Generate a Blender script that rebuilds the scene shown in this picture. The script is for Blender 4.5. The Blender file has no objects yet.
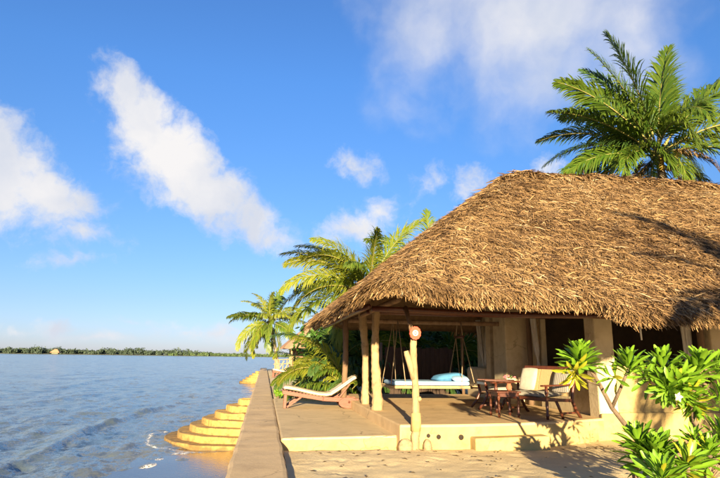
import bpy, math, random
import numpy as np
from mathutils import Matrix, Vector, Euler

rng = np.random.default_rng(7)
random.seed(7)
R = math.radians
scene = bpy.context.scene
COL = scene.collection

# ------------------------------------------------------------------ camera
CAM_H = 1.5
F_PX, CX, CY = 549.0, 360.0, 239.0            # photograph is 720 x 478
PITCH = math.atan(118.5 / F_PX); ROLL = R(0.8); YAW = R(9.487)
fw = np.array([math.sin(YAW) * math.cos(PITCH), math.cos(YAW) * math.cos(PITCH), math.sin(PITCH)])
r0 = np.array([math.cos(YAW), -math.sin(YAW), 0.0]); u0 = np.cross(r0, fw)
rt = r0 * math.cos(ROLL) + u0 * math.sin(ROLL); up = u0 * math.cos(ROLL) - r0 * math.sin(ROLL)
camd = bpy.data.cameras.new('camera'); cam = bpy.data.objects.new('camera', camd); COL.objects.link(cam)
camd.sensor_width = 36.0; camd.sensor_fit = 'HORIZONTAL'; camd.lens = 36.0 * F_PX / 720.0
camd.clip_start = 0.05; camd.clip_end = 20000.0
cam.matrix_world = Matrix(((rt[0], up[0], -fw[0], 0), (rt[1], up[1], -fw[1], 0), (rt[2], up[2], -fw[2], CAM_H), (0, 0, 0, 1)))
scene.camera = cam

def ray(x, y):
    return fw * F_PX + rt * (x - CX) + up * (CY - y)
def aty(x, y, Y):
    d = ray(x, y); return d * (Y / d[1]) + np.array([0, 0, CAM_H])

# ------------------------------------------------------------------ light, sky, exposure
SUN_EL, SUN_HEAD = R(9.6), R(8.0)             # the light heads away from the camera, a little to +X
EXPOSURE = 2.0
SKY_STRENGTH = 0.05
scene.view_settings.view_transform = 'Standard'; scene.view_settings.look = 'None'
scene.view_settings.exposure = EXPOSURE; scene.view_settings.gamma = 1.0
scene.view_settings.use_curve_mapping = False
L = Vector((math.sin(SUN_HEAD) * math.cos(SUN_EL), math.cos(SUN_HEAD) * math.cos(SUN_EL), -math.sin(SUN_EL)))
sd = bpy.data.lights.new('sun', 'SUN'); so = bpy.data.objects.new('sun', sd); COL.objects.link(so)
sd.energy = 5.0; sd.angle = R(0.5); sd.color = (1.0, 0.79, 0.48)
so.rotation_euler = L.to_track_quat('-Z', 'Y').to_euler(); so.location = (-3, -20, 12)

world = bpy.data.worlds.new('World'); scene.world = world; world.use_nodes = True
wn, wl = world.node_tree.nodes, world.node_tree.links
wn.clear()
def N(t, **k):
    n = wn.new(t)
    for a, b in k.items(): setattr(n, a, b)
    return n
def wmath(op, a, b=None, c=None, clamp=False):
    n = N('ShaderNodeMath', operation=op); n.use_clamp = clamp
    for i, v in enumerate((a, b, c)):
        if v is None: continue
        if isinstance(v, (int, float)): n.inputs[i].default_value = v
        else: wl.new(v, n.inputs[i])
    return n.outputs[0]
sky = N('ShaderNodeTexSky', sky_type='NISHITA'); sky.sun_disc = False
sky.sun_elevation = SUN_EL; sky.sun_rotation = SUN_HEAD + math.pi
sky.altitude = 0; sky.air_density = 1.0; sky.dust_density = 0.25; sky.ozone_density = 2.2
tc = N('ShaderNodeTexCoord')
sep = N('ShaderNodeSeparateXYZ'); wl.new(tc.outputs['Generated'], sep.inputs[0])
az = wmath('ARCTAN2', sep.outputs[0], sep.outputs[1]); el = wmath('ARCSINE', sep.outputs[2])
comb = N('ShaderNodeCombineXYZ'); wl.new(az, comb.inputs[0]); wl.new(el, comb.inputs[1])
# wispy distortion of the cloud outlines
nz = N('ShaderNodeTexNoise'); nz.inputs['Scale'].default_value = 8.0; nz.inputs['Detail'].default_value = 5.0; nz.inputs['Roughness'].default_value = 0.58
wl.new(comb.outputs[0], nz.inputs['Vector'])
dsub = N('ShaderNodeVectorMath', operation='SUBTRACT'); wl.new(nz.outputs['Color'], dsub.inputs[0]); dsub.inputs[1].default_value = (0.5, 0.5, 0.5)
dscl = N('ShaderNodeVectorMath', operation='SCALE'); wl.new(dsub.outputs[0], dscl.inputs[0]); dscl.inputs['Scale'].default_value = 0.075
dadd = N('ShaderNodeVectorMath', operation='ADD'); wl.new(comb.outputs[0], dadd.inputs[0]); wl.new(dscl.outputs[0], dadd.inputs[1])
# cloud bodies: centre (deg az, el), radii (deg), tilt (deg), weight -- one line per puff of the sky
def ae(x, y):
    d = ray(x, y); d = d / np.linalg.norm(d); return math.atan2(d[0], d[1]), math.asin(d[2])
PUFFS = [  # x, y, rx, ry, tilt, weight   (directions read off the photograph)
    (124, 88, 30, 25, -38, 1.0), (148, 122, 46, 36, -38, 1.05), (178, 160, 58, 44, -36, 1.1), (212, 194, 56, 38, -34, 1.0), (250, 222, 54, 26, -28, .85), (285, 240, 34, 13, -25, .6), (150, 178, 40, 26, -35, .5),
    (2, 165, 62, 42, -34, 1.0), (42, 186, 62, 34, -28, .95), (82, 198, 34, 20, -25, .7), (10, 205, 60, 26, -18, .6),
    (86, 236, 36, 17, 0, .62), (70, 262, 46, 12, 4, .45), (55, 325, 30, 11, 0, .5), (18, 328, 26, 8, 0, .4), (190, 332, 44, 10, 0, .45), (140, 322, 36, 6, 0, .32), (225, 331, 28, 10, 0, .5), (60, 322, 24, 12, 0, .6), (180, 326, 22, 9, 0, .5), (100, 338, 60, 7, 0, .45), (245, 338, 50, 7, 0, .45),
    (360, 163, 42, 18, -10, .58), (352, 228, 52, 28, 15, .60), (380, 210, 34, 20, -20, .5), (435, 180, 26, 16, 0, .42), (470, 190, 30, 22, 0, .62), (541, 168, 24, 16, 0, .62),
    (440, 30, 66, 64, -38, .56), (495, 35, 100, 88, -12, .60), (560, 20, 120, 74, -6, .62), (620, 55, 90, 74, -14, .42), (470, -30, 110, 60, 0, .44), (500, 88, 100, 50, 0, .32),
]
cur = None; soft = None
for i_p, (x, y, rx, ry, tilt, wgt) in enumerate(PUFFS):
    a, e = ae(x, y)
    mp = N('ShaderNodeMapping', vector_type='TEXTURE')
    mp.inputs['Location'].default_value = (a, e, 0)
    mp.inputs['Rotation'].default_value = (0, 0, R(tilt))
    mp.inputs['Scale'].default_value = (rx / F_PX / math.cos(e) * 1.05, ry / F_PX * 1.05, 1)
    wl.new(dadd.outputs[0], mp.inputs['Vector'])
    ln = N('ShaderNodeVectorMath', operation='LENGTH'); wl.new(mp.outputs[0], ln.inputs[0])
    v = wmath('MULTIPLY', wmath('SUBTRACT', 1.15, ln.outputs['Value']), wgt)
    if i_p >= len(PUFFS) - 6: soft = v if soft is None else wmath('SMOOTH_MAX', soft, v, 0.3)
    else: cur = v if cur is None else wmath('SMOOTH_MAX', cur, v, 0.22)
# the same kind of scattered cloud carries on round the rest of the sky
n2 = N('ShaderNodeTexNoise'); n2.inputs['Scale'].default_value = 2.6; n2.inputs['Detail'].default_value = 3.0
wl.new(comb.outputs[0], n2.inputs['Vector'])
other = wmath('MULTIPLY', wmath('SUBTRACT', n2.outputs['Fac'], 0.5), 4.0)
away = wmath('MULTIPLY', wmath('SUBTRACT', wmath('ABSOLUTE', wmath('SUBTRACT', az, YAW)), 0.68), 5.0, clamp=True)
high = wmath('MULTIPLY', wmath('SUBTRACT', el, 0.66), 6.0, clamp=True)
outf = wmath('MAXIMUM', away, high)
field = wmath('MAXIMUM', cur, wmath('SUBTRACT', other, wmath('MULTIPLY', wmath('SUBTRACT', 1.0, outf), 4.0)))
n3 = N('ShaderNodeTexNoise'); n3.inputs['Scale'].default_value = 19.0; n3.inputs['Detail'].default_value = 10.0; n3.inputs['Roughness'].default_value = 0.62
wl.new(dadd.outputs[0], n3.inputs['Vector'])
dens = wmath('ADD', field, wmath('MULTIPLY', wmath('SUBTRACT', n3.outputs['Fac'], 0.54), 1.4))
mr = N('ShaderNodeMapRange', interpolation_type='SMOOTHSTEP'); wl.new(dens, mr.inputs['Value'])
mr.inputs['From Min'].default_value = 0.06; mr.inputs['From Max'].default_value = 0.74
n5 = N('ShaderNodeTexNoise'); n5.inputs['Scale'].default_value = 7.0; n5.inputs['Detail'].default_value = 7.0; n5.inputs['Roughness'].default_value = 0.5
wl.new(dadd.outputs[0], n5.inputs['Vector'])
mr2 = N('ShaderNodeMapRange', interpolation_type='SMOOTHSTEP'); wl.new(wmath('ADD', soft, wmath('MULTIPLY', wmath('SUBTRACT', n5.outputs['Fac'], 0.5), 1.1)), mr2.inputs['Value'])
mr2.inputs['From Min'].default_value = 0.0; mr2.inputs['From Max'].default_value = 0.85; mr2.inputs['To Max'].default_value = 0.95
cover = wmath('MULTIPLY', wmath('MAXIMUM', mr.outputs[0], mr2.outputs[0]), wmath('MULTIPLY', wmath('ADD', el, 0.0), 40.0, clamp=True))
# cloud brightness: sunlit body with greyer, thicker parts
n4 = N('ShaderNodeTexNoise'); n4.inputs['Scale'].default_value = 7.0; n4.inputs['Detail'].default_value = 5.0
mp4 = N('ShaderNodeMapping'); mp4.inputs['Location'].default_value = (3.1, 1.7, 0); wl.new(dadd.outputs[0], mp4.inputs['Vector']); wl.new(mp4.outputs[0], n4.inputs['Vector'])
cr = N('ShaderNodeValToRGB'); wl.new(n4.outputs['Fac'], cr.inputs[0])
cr.color_ramp.elements[0].position = 0.38; cr.color_ramp.elements[0].color = (3.5, 3.7, 4.2, 1)
cr.color_ramp.elements[1].position = 0.66; cr.color_ramp.elements[1].color = (4.7, 4.6, 4.6, 1)
# clear tropical air: grade the sky texture by height so that the low sky stays pale blue
tint = N('ShaderNodeValToRGB'); wl.new(wmath('MULTIPLY', el, 1.0 / 1.5708), tint.inputs[0])
te = tint.color_ramp.elements
te[0].position = 0.0; te[0].color = (.55, .66, 1.35, 1); te[1].position = 1.0; te[1].color = (.58, .86, 1.5, 1)
for p_, c_ in ((.055, (.56, .65, .98)), (.17, (.56, .775, 1.12)), (.31, (.58, .92, 1.40))):
    x_ = te.new(p_); x_.color = (*c_, 1)
skyc = N('ShaderNodeMix', data_type='RGBA', blend_type='MULTIPLY'); skyc.inputs['Factor'].default_value = 1.0
wl.new(sky.outputs[0], skyc.inputs[6]); wl.new(tint.outputs[0], skyc.inputs[7])
mixc = N('ShaderNodeMix', data_type='RGBA'); wl.new(cover, mixc.inputs['Factor']); wl.new(skyc.outputs[2], mixc.inputs[6]); wl.new(cr.outputs[0], mixc.inputs[7])
bg = N('ShaderNodeBackground'); bg.inputs['Strength'].default_value = SKY_STRENGTH
wl.new(mixc.outputs[2], bg.inputs['Color'])
wo = N('ShaderNodeOutputWorld'); wl.new(bg.outputs[0], wo.inputs['Surface'])

world.cycles.sampling_method = 'NONE'

# ------------------------------------------------------------------ material helpers
def pm(name, c1, c2=None, scale=4.0, rough=0.8, bump=0.0, bscale=30.0, stretch=(1, 1, 1), spec=0.3, dirt=None, dscale=1.2, bdist=0.02, cracks=0.0, cscale=.8, tide=None):
    m = bpy.data.materials.new(name); m.use_nodes = True
    n, l = m.node_tree.nodes, m.node_tree.links
    b = n['Principled BSDF']; b.inputs['Roughness'].default_value = rough; b.inputs['Specular IOR Level'].default_value = spec
    t = n.new('ShaderNodeTexCoord'); mp = n.new('ShaderNodeMapping'); l.new(t.outputs['Object'], mp.inputs[0]); mp.inputs['Scale'].default_value = stretch
    a = n.new('ShaderNodeTexNoise'); a.inputs['Scale'].default_value = scale; a.inputs['Detail'].default_value = 8; a.inputs['Roughness'].default_value = 0.65
    l.new(mp.outputs[0], a.inputs['Vector'])
    rp = n.new('ShaderNodeValToRGB'); l.new(a.outputs['Fac'], rp.inputs[0])
    c2 = c2 or tuple(x * 0.75 for x in c1)
    rp.color_ramp.elements[0].position = 0.32; rp.color_ramp.elements[0].color = (*c2, 1)
    rp.color_ramp.elements[1].position = 0.68; rp.color_ramp.elements[1].color = (*c1, 1)
    out = rp.outputs[0]
    if dirt:
        d = n.new('ShaderNodeTexNoise'); d.inputs['Scale'].default_value = dscale; d.inputs['Detail'].default_value = 6; d.inputs['Roughness'].default_value = 0.7
        l.new(t.outputs['Object'], d.inputs['Vector'])
        dr = n.new('ShaderNodeValToRGB'); l.new(d.outputs['Fac'], dr.inputs[0])
        dr.color_ramp.elements[0].position = 0.50; dr.color_ramp.elements[0].color = (0, 0, 0, 1)
        dr.color_ramp.elements[1].position = 0.72; dr.color_ramp.elements[1].color = (0.85, 0.85, 0.85, 1)
        mx = n.new('ShaderNodeMix'); mx.data_type = 'RGBA'; l.new(dr.outputs[0], mx.inputs['Factor']); l.new(out, mx.inputs[6]); mx.inputs[7].default_value = (*dirt, 1)
        out = mx.outputs[2]
    if cracks:
        dn = n.new('ShaderNodeTexNoise'); dn.inputs['Scale'].default_value = 3.0; dn.inputs['Detail'].default_value = 5; l.new(t.outputs['Object'], dn.inputs['Vector'])
        dm = n.new('ShaderNodeVectorMath'); dm.operation = 'MULTIPLY_ADD'; l.new(dn.outputs['Color'], dm.inputs[0]); dm.inputs[1].default_value = (.35, .35, .35); l.new(t.outputs['Object'], dm.inputs[2])
        vo_ = n.new('ShaderNodeTexVoronoi'); vo_.feature = 'DISTANCE_TO_EDGE'; vo_.inputs['Scale'].default_value = cscale; l.new(dm.outputs[0], vo_.inputs['Vector'])
        cm = n.new('ShaderNodeMapRange'); l.new(vo_.outputs['Distance'], cm.inputs['Value']); cm.inputs['From Min'].default_value = .002; cm.inputs['From Max'].default_value = .012; cm.inputs['To Min'].default_value = cracks; cm.inputs['To Max'].default_value = 0.0
        mk = n.new('ShaderNodeTexNoise'); mk.inputs['Scale'].default_value = .9; l.new(t.outputs['Object'], mk.inputs['Vector'])
        mkr = n.new('ShaderNodeMapRange'); l.new(mk.outputs['Fac'], mkr.inputs['Value']); mkr.inputs['From Min'].default_value = .42; mkr.inputs['From Max'].default_value = .56
        mu = n.new('ShaderNodeMath'); mu.operation = 'MULTIPLY'; l.new(cm.outputs[0], mu.inputs[0]); l.new(mkr.outputs[0], mu.inputs[1])
        mx = n.new('ShaderNodeMix'); mx.data_type = 'RGBA'; l.new(mu.outputs[0], mx.inputs['Factor']); l.new(out, mx.inputs[6]); mx.inputs[7].default_value = tuple(c * .3 for c in c1) + (1,)
        out = mx.outputs[2]
    if tide:                                       # weed and damp below the tide mark
        z0, z1, tcol = tide
        g = n.new('ShaderNodeNewGeometry'); sz = n.new('ShaderNodeSeparateXYZ'); l.new(g.outputs['Position'], sz.inputs[0])
        tn = n.new('ShaderNodeTexNoise'); tn.inputs['Scale'].default_value = 5.0; tn.inputs['Detail'].default_value = 5; l.new(g.outputs['Position'], tn.inputs['Vector'])
        ta = n.new('ShaderNodeMath'); ta.operation = 'MULTIPLY_ADD'; l.new(tn.outputs['Fac'], ta.inputs[0]); ta.inputs[1].default_value = .5; l.new(sz.outputs[2], ta.inputs[2])
        tr_ = n.new('ShaderNodeMapRange'); l.new(ta.outputs[0], tr_.inputs['Value']); tr_.inputs['From Min'].default_value = z0 + .25; tr_.inputs['From Max'].default_value = z1 + .25; tr_.inputs['To Min'].default_value = .85; tr_.inputs['To Max'].default_value = 0.0
        mx = n.new('ShaderNodeMix'); mx.data_type = 'RGBA'; l.new(tr_.outputs[0], mx.inputs['Factor']); l.new(out, mx.inputs[6]); mx.inputs[7].default_value = (*tcol, 1)
        out = mx.outputs[2]
    l.new(out, b.inputs['Base Color'])
    if bump:
        bn = n.new('ShaderNodeTexNoise'); bn.inputs['Scale'].default_value = bscale; bn.inputs['Detail'].default_value = 6; bn.inputs['Roughness'].default_value = 0.6
        l.new(mp.outputs[0], bn.inputs['Vector'])
        bp = n.new('ShaderNodeBump'); bp.inputs['Strength'].default_value = bump; bp.inputs['Distance'].default_value = bdist
        l.new(bn.outputs['Fac'], bp.inputs['Height']); l.new(bp.outputs[0], b.inputs['Normal'])
    return m

def leafmat(name, c1, c2, rough=0.45, trans=0.35, tcol=None, attr=None, spec=0.4):
    """leaf: varies per object and along its length; lets some light through"""
    m = bpy.data.materials.new(name); m.use_nodes = True
    n, l = m.node_tree.nodes, m.node_tree.links
    b = n['Principled BSDF']; b.inputs['Roughness'].default_value = rough; b.inputs['Specular IOR Level'].default_value = spec
    rp = n.new('ShaderNodeValToRGB')
    rp.color_ramp.elements[0].position = 0.0; rp.color_ramp.elements[0].color = (*c1, 1)
    rp.color_ramp.elements[1].position = 1.0; rp.color_ramp.elements[1].color = (*c2, 1)
    oi = n.new('ShaderNodeObjectInfo')
    if attr:
        at = n.new('ShaderNodeAttribute'); at.attribute_name = attr
        ad = n.new('ShaderNodeMath'); ad.operation = 'MULTIPLY_ADD'; l.new(at.outputs['Fac'], ad.inputs[0]); ad.inputs[1].default_value = 0.7
        sc = n.new('ShaderNodeMath'); sc.operation = 'MULTIPLY'; l.new(oi.outputs['Random'], sc.inputs[0]); sc.inputs[1].default_value = 0.35
        l.new(sc.outputs[0], ad.inputs[2]); l.new(ad.outputs[0], rp.inputs[0])
    else:
        l.new(oi.outputs['Random'], rp.inputs[0])
    l.new(rp.outputs[0], b.inputs['Base Color'])
    tr = n.new('ShaderNodeBsdfTranslucent')
    if tcol: tr.inputs['Color'].default_value = (*tcol, 1)
    else: l.new(rp.outputs[0], tr.inputs['Color'])
    ms = n.new('ShaderNodeMixShader'); ms.inputs[0].default_value = trans
    l.new(b.outputs[0], ms.inputs[1]); l.new(tr.outputs[0], ms.inputs[2])
    l.new(ms.outputs[0], n['Material Output'].inputs['Surface'])
    return m

M = {}
M['sand'] = pm('sand', (.70, .56, .32), (.60, .47, .26), 1.3, .92, .4, 34, dirt=(.50, .38, .21), dscale=.9, bdist=.04)
M['concrete'] = pm('concrete', (.62, .47, .255), (.52, .39, .21), 2.2, .88, .3, 45, dirt=(.40, .295, .165), dscale=1.6, bdist=.01, cracks=.8, cscale=.7)
M['wall_concrete'] = pm('wall_concrete', (.62, .45, .245), (.52, .375, .20), 1.7, .9, .4, 24, dirt=(.38, .27, .15), dscale=1.4, bdist=.014, cracks=.85, cscale=.9)
M['veranda'] = pm('veranda', (.62, .44, .225), (.53, .365, .18), 2.0, .85, .3, 40, dirt=(.39, .26, .125), dscale=1.3, bdist=.01, cracks=.6, cscale=.6)
M['plaster'] = pm('plaster', (.44, .335, .15), (.36, .26, .105), 3.0, .9, .5, 16, dirt=(.20, .135, .06), dscale=2.4, bdist=.012, cracks=.6, cscale=1.1)
M['whitewash'] = pm('whitewash', (.60, .50, .33), (.50, .41, .26), 3.0, .9, .5, 16, dirt=(.34, .26, .16), dscale=2.0, bdist=.012, cracks=.5, cscale=1.1)
M['step_stone'] = pm('step_stone', (.42, .27, .085), (.32, .19, .055), 3.5, .85, .6, 20, dirt=(.10, .06, .025), dscale=3.4, bdist=.02, cracks=.8, cscale=1.3, tide=(-1.32, -1.12, (.14, .085, .03)))
M['beam'] = pm('beam', (.30, .20, .12), (.18, .11, .065), 9, .85, .5, 50, (1, 1, .12))
M['log'] = pm('log', (.40, .29, .155), (.26, .175, .09), 7, .85, .9, 30, (1, 1, .15), dirt=(.16, .105, .06), dscale=6)
M['dark_log'] = pm('dark_log', (.20, .125, .07), (.12, .075, .045), 6, .85, .5, 34, (1, 1, .22))
M['red_wood'] = pm('red_wood', (.105, .030, .014), (.06, .017, .009), 14, .38, .15, 60, (1, 1, .2), spec=.5)
M['teak'] = pm('teak', (.14, .040, .014), (.095, .026, .009), 10, .5, .2, 60, (.2, 1, 1), spec=.4)
M['cushion'] = pm('cushion', (.68, .60, .44), (.60, .52, .37), 18, .92, .2, 120)
M['piping'] = pm('piping', (.12, .085, .05), None, 20, .9)
M['white_cloth'] = pm('white_cloth', (.44, .41, .34), (.35, .325, .27), 12, .93, .35, 40)
M['curtain'] = pm('curtain', (.62, .58, .50), (.50, .46, .40), 6, .93, .2, 20)
M['cane'] = pm('cane', (.48, .34, .17), (.36, .25, .12), 60, .7, .4, 140)
M['blue_cloth'] = pm('blue_cloth', (.26, .40, .56), (.20, .34, .50), 10, .9, .3, 40)
M['blue_pillow'] = pm('blue_pillow', (.08, .25, .44), (.06, .19, .36), 10, .9, .3, 40)
M['pipe_dark'] = pm('pipe_dark', (.03, .022, .015), None, 20, .9)  # shade of the hollow put into the colour; the discs are solid
M['rope'] = pm('rope', (.34, .26, .16), (.22, .16, .1), 40, .9)
M['red_paint'] = pm('red_paint', (.58, .065, .03), (.46, .045, .02), 12, .5)
M['white_paint'] = pm('white_paint', (.74, .68, .60), None, 12, .6)
M['dark_room'] = pm('dark_room', (.10, .075, .05), (.07, .05, .035), 3, .9)  # real walls are lighter; the unlit room's shade is put into this brown
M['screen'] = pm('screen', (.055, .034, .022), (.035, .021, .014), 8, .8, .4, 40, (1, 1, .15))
M['soil'] = pm('soil', (.20, .13, .075), (.13, .085, .05), 6, .95, .8, 40)
M['stone'] = pm('stone', (.36, .26, .15), (.20, .14, .08), 14, .85, .6, 30)
M['trunk'] = pm('trunk', (.30, .24, .17), (.18, .14, .09), 8, .9, .7, 30, (1, 1, 2.5))
M['bark'] = pm('bark', (.17, .12, .075), (.10, .07, .045), 12, .8, .5, 60)
M['twig'] = pm('twig', (.40, .28, .16), (.28, .19, .11), 12, .9)
M['coconut'] = pm('coconut', (.42, .27, .04), (.26, .18, .03), 6, .5)
M['terracotta'] = pm('terracotta', (.32, .12, .06), None, 10, .8)
M['flower'] = pm('flower', (.62, .16, .18), (.50, .1, .12), 20, .7)
M['petal'] = pm('petal', (.50, .47, .38), None, 20, .7)
M['foam'] = pm('foam', (.72, .70, .66), (.5, .48, .44), 30, .7, .6, 80)
M['thatch_base'] = pm('thatch_base', (.20, .125, .06), (.12, .075, .04), 9, .95, .9, 30)
M['palm_leaf'] = leafmat('palm_leaf', (.04, .10, .010), (.16, .21, .025), .42, .35, attr='shade')
M['palm_leaf_yellow'] = leafmat('palm_leaf_yellow', (.10, .165, .014), (.31, .31, .036), .45, .35, attr='shade')
M['palm_leaf_dry'] = leafmat('palm_leaf_dry', (.16, .10, .04), (.30, .20, .08), .6, .2, attr='shade')
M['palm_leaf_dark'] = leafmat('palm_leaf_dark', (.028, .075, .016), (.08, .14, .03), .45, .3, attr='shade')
M['rachis'] = pm('rachis', (.24, .22, .06), (.17, .14, .04), 6, .6)
M['shrub_leaf'] = leafmat('shrub_leaf', (.04, .14, .008), (.20, .35, .022), .42, .20, attr='shade', spec=.35)
M['shrub_leaf_yellow'] = leafmat('shrub_leaf_yellow', (.26, .30, .015), (.42, .38, .03), .32, .25, attr='shade')
M['hedge'] = leafmat('hedge', (.03, .09, .015), (.10, .2, .03), .5, .25, attr='shade')
M['far_leaf'] = leafmat('far_leaf', (.030, .052, .040), (.065, .095, .060), .7, .1, attr='shade')  # distance haze put into the leaf colour: bluer and lighter
M['far_leaf_bright'] = leafmat('far_leaf_bright', (.06, .105, .04), (.09, .135, .05), .7, .1, attr='shade')  # a little haze blue put into this green too
M['far_sand'] = pm('far_sand', (.20, .19, .13), (.10, .12, .07), .05, .9)
M['far_thatch'] = pm('far_thatch', (.34, .20, .12), (.26, .15, .09), 2, .9)

def striped(name, ca, cb, freq):
    m = pm(name, ca, cb, 12, .93); n, l = m.node_tree.nodes, m.node_tree.links
    t = n.new('ShaderNodeTexCoord'); w = n.new('ShaderNodeTexWave'); w.inputs['Scale'].default_value = freq; w.inputs['Distortion'].default_value = .6; l.new(t.outputs['Object'], w.inputs['Vector'])
    rp = n.new('ShaderNodeValToRGB'); l.new(w.outputs['Fac'], rp.inputs[0]); rp.color_ramp.elements[0].color = (*ca, 1); rp.color_ramp.elements[1].color = (*cb, 1); rp.color_ramp.elements[0].position = .45; rp.color_ramp.elements[1].position = .6
    l.new(rp.outputs[0], n['Principled BSDF'].inputs['Base Color']); return m
M['striped_cloth'] = striped('striped_cloth', (.36, .33, .28), (.16, .145, .125), 7)
def thatch_mat():
    m = bpy.data.materials.new('thatch'); m.use_nodes = True
    n, l = m.node_tree.nodes, m.node_tree.links
    b = n['Principled BSDF']; b.inputs['Roughness'].default_value = .75; b.inputs['Specular IOR Level'].default_value = .25
    at = n.new('ShaderNodeAttribute'); at.attribute_name = 'shade'
    rp = n.new('ShaderNodeValToRGB'); l.new(at.outputs['Fac'], rp.inputs[0])
    e = rp.color_ramp.elements
    e[0].position = 0; e[0].color = (.05, .028, .014, 1)
    e[1].position = 1; e[1].color = (.46, .37, .24, 1)
    for p, c in ((.22, (.125, .072, .032)), (.45, (.225, .135, .058)), (.72, (.305, .195, .088)), (.9, (.37, .26, .135))):
        x = e.new(p); x.color = (*c, 1)
    l.new(rp.outputs[0], b.inputs['Base Color'])
    return m
M['thatch'] = thatch_mat()

def water_mat():
    m = bpy.data.materials.new('sea_water'); m.use_nodes = True
    n, l = m.node_tree.nodes, m.node_tree.links
    b = n['Principled BSDF']; b.inputs['Roughness'].default_value = .14; b.inputs['IOR'].default_value = 1.33
    g = n.new('ShaderNodeNewGeometry')
    sp = n.new('ShaderNodeSeparateXYZ'); l.new(g.outputs['Position'], sp.inputs[0])
    # shallow, sandy water by the shore, bluer further out
    a = n.new('ShaderNodeTexNoise'); a.inputs['Scale'].default_value = .35; a.inputs['Detail'].default_value = 4; l.new(g.outputs['Position'], a.inputs['Vector'])
    sh = n.new('ShaderNodeMath'); sh.operation = 'MULTIPLY_ADD'; l.new(a.outputs['Fac'], sh.inputs[0]); sh.inputs[1].default_value = 5.0; l.new(sp.outputs[0], sh.inputs[2])
    rp = n.new('ShaderNodeMapRange'); l.new(sh.outputs[0], rp.inputs['Value']); rp.inputs['From Min'].default_value = -3.5; rp.inputs['From Max'].default_value = 2.5
    mx = n.new('ShaderNodeMix'); mx.data_type = 'RGBA'; l.new(rp.outputs[0], mx.inputs['Factor'])
    mx.inputs[6].default_value = (.10, .135, .15, 1); mx.inputs[7].default_value = (.13, .125, .105, 1)
    l.new(mx.outputs[2], b.inputs['Base Color'])
    # lacy foam where wavelets run out on the sand and round the lowest step
    def mm(op, a_, b_=None, c_=None, cl=False):
        q = n.new('ShaderNodeMath'); q.operation = op; q.use_clamp = cl
        for i_, v_ in enumerate((a_, b_, c_)):
            if v_ is None: continue
            if isinstance(v_, (int, float)): q.inputs[i_].default_value = v_
            else: l.new(v_, q.inputs[i_])
        return q.outputs[0]
    wob = n.new('ShaderNodeTexNoise'); wob.inputs['Scale'].default_value = 1.4; wob.inputs['Detail'].default_value = 3; l.new(g.outputs['Position'], wob.inputs['Vector'])
    shift = mm('MULTIPLY', mm('SUBTRACT', wob.outputs['Fac'], .5), 1.1)
    X_, Y_ = sp.outputs[0], sp.outputs[1]
    d1 = mm('ABSOLUTE', mm('SUBTRACT', mm('ADD', X_, shift), mm('MULTIPLY_ADD', Y_, .19, -5.62)))
    f1 = mm('MULTIPLY', mm('SUBTRACT', 1.0, mm('DIVIDE', d1, .38), cl=True), mm('MULTIPLY', mm('SUBTRACT', 18.2, Y_), 1.5, cl=True))
    dx, dy = mm('ADD', X_, .38), mm('SUBTRACT', Y_, 20.8)
    rad = mm('SQRT', mm('ADD', mm('MULTIPLY', dx, dx), mm('MULTIPLY', dy, dy)))
    f2 = mm('SUBTRACT', 1.0, mm('DIVIDE', mm('ABSOLUTE', mm('SUBTRACT', mm('ADD', rad, mm('MULTIPLY', shift, .4)), 3.36)), .10), cl=True)
    lace = n.new('ShaderNodeTexVoronoi'); lace.feature = 'DISTANCE_TO_EDGE'; lace.inputs['Scale'].default_value = 9.0
    lw = n.new('ShaderNodeVectorMath'); lw.operation = 'MULTIPLY_ADD'; l.new(wob.outputs['Color'], lw.inputs[0]); lw.inputs[1].default_value = (.5, .5, .5); l.new(g.outputs['Position'], lw.inputs[2]); l.new(lw.outputs[0], lace.inputs['Vector'])
    fsum = mm('MAXIMUM', f1, mm('MULTIPLY', f2, .6))
    fm = mm('MULTIPLY', mm('SUBTRACT', mm('MULTIPLY', fsum, .32), lace.outputs['Distance']), 9.0, cl=True)
    mf = n.new('ShaderNodeMix'); mf.data_type = 'RGBA'; l.new(fm, mf.inputs['Factor']); l.new(mx.outputs[2], mf.inputs[6]); mf.inputs[7].default_value = (.62, .60, .56, 1); l.new(mf.outputs[2], b.inputs['Base Color'])
    l.new(mm('MULTIPLY_ADD', fm, .7, .14), b.inputs['Roughness'])
    # wind chop: normals tilted directly, so that it still shows far out
    acc = g.outputs['Normal']
    for sc, kk, sx in ((.5, .28, .4), (2.3, .30, .45), (7.0, .28, .6), (19.0, .22, .7)):
        mp = n.new('ShaderNodeMapping'); mp.inputs['Scale'].default_value = (1, sx, 1); mp.inputs['Rotation'].default_value = (0, 0, .3); l.new(g.outputs['Position'], mp.inputs[0])
        w = n.new('ShaderNodeTexNoise'); w.inputs['Scale'].default_value = sc; w.inputs['Detail'].default_value = 2; l.new(mp.outputs[0], w.inputs['Vector'])
        sb = n.new('ShaderNodeVectorMath'); sb.operation = 'SUBTRACT'; l.new(w.outputs['Color'], sb.inputs[0]); sb.inputs[1].default_value = (.5, .5, .5)
        ml = n.new('ShaderNodeVectorMath'); ml.operation = 'MULTIPLY'; l.new(sb.outputs[0], ml.inputs[0]); ml.inputs[1].default_value = (kk * 2.2, kk * 1.6, 0)
        ad = n.new('ShaderNodeVectorMath'); ad.operation = 'ADD'; l.new(acc, ad.inputs[0]); l.new(ml.outputs[0], ad.inputs[1]); acc = ad.outputs[0]
    nm = n.new('ShaderNodeVectorMath'); nm.operation = 'NORMALIZE'; l.new(acc, nm.inputs[0])
    prev = nm.outputs[0]
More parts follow.
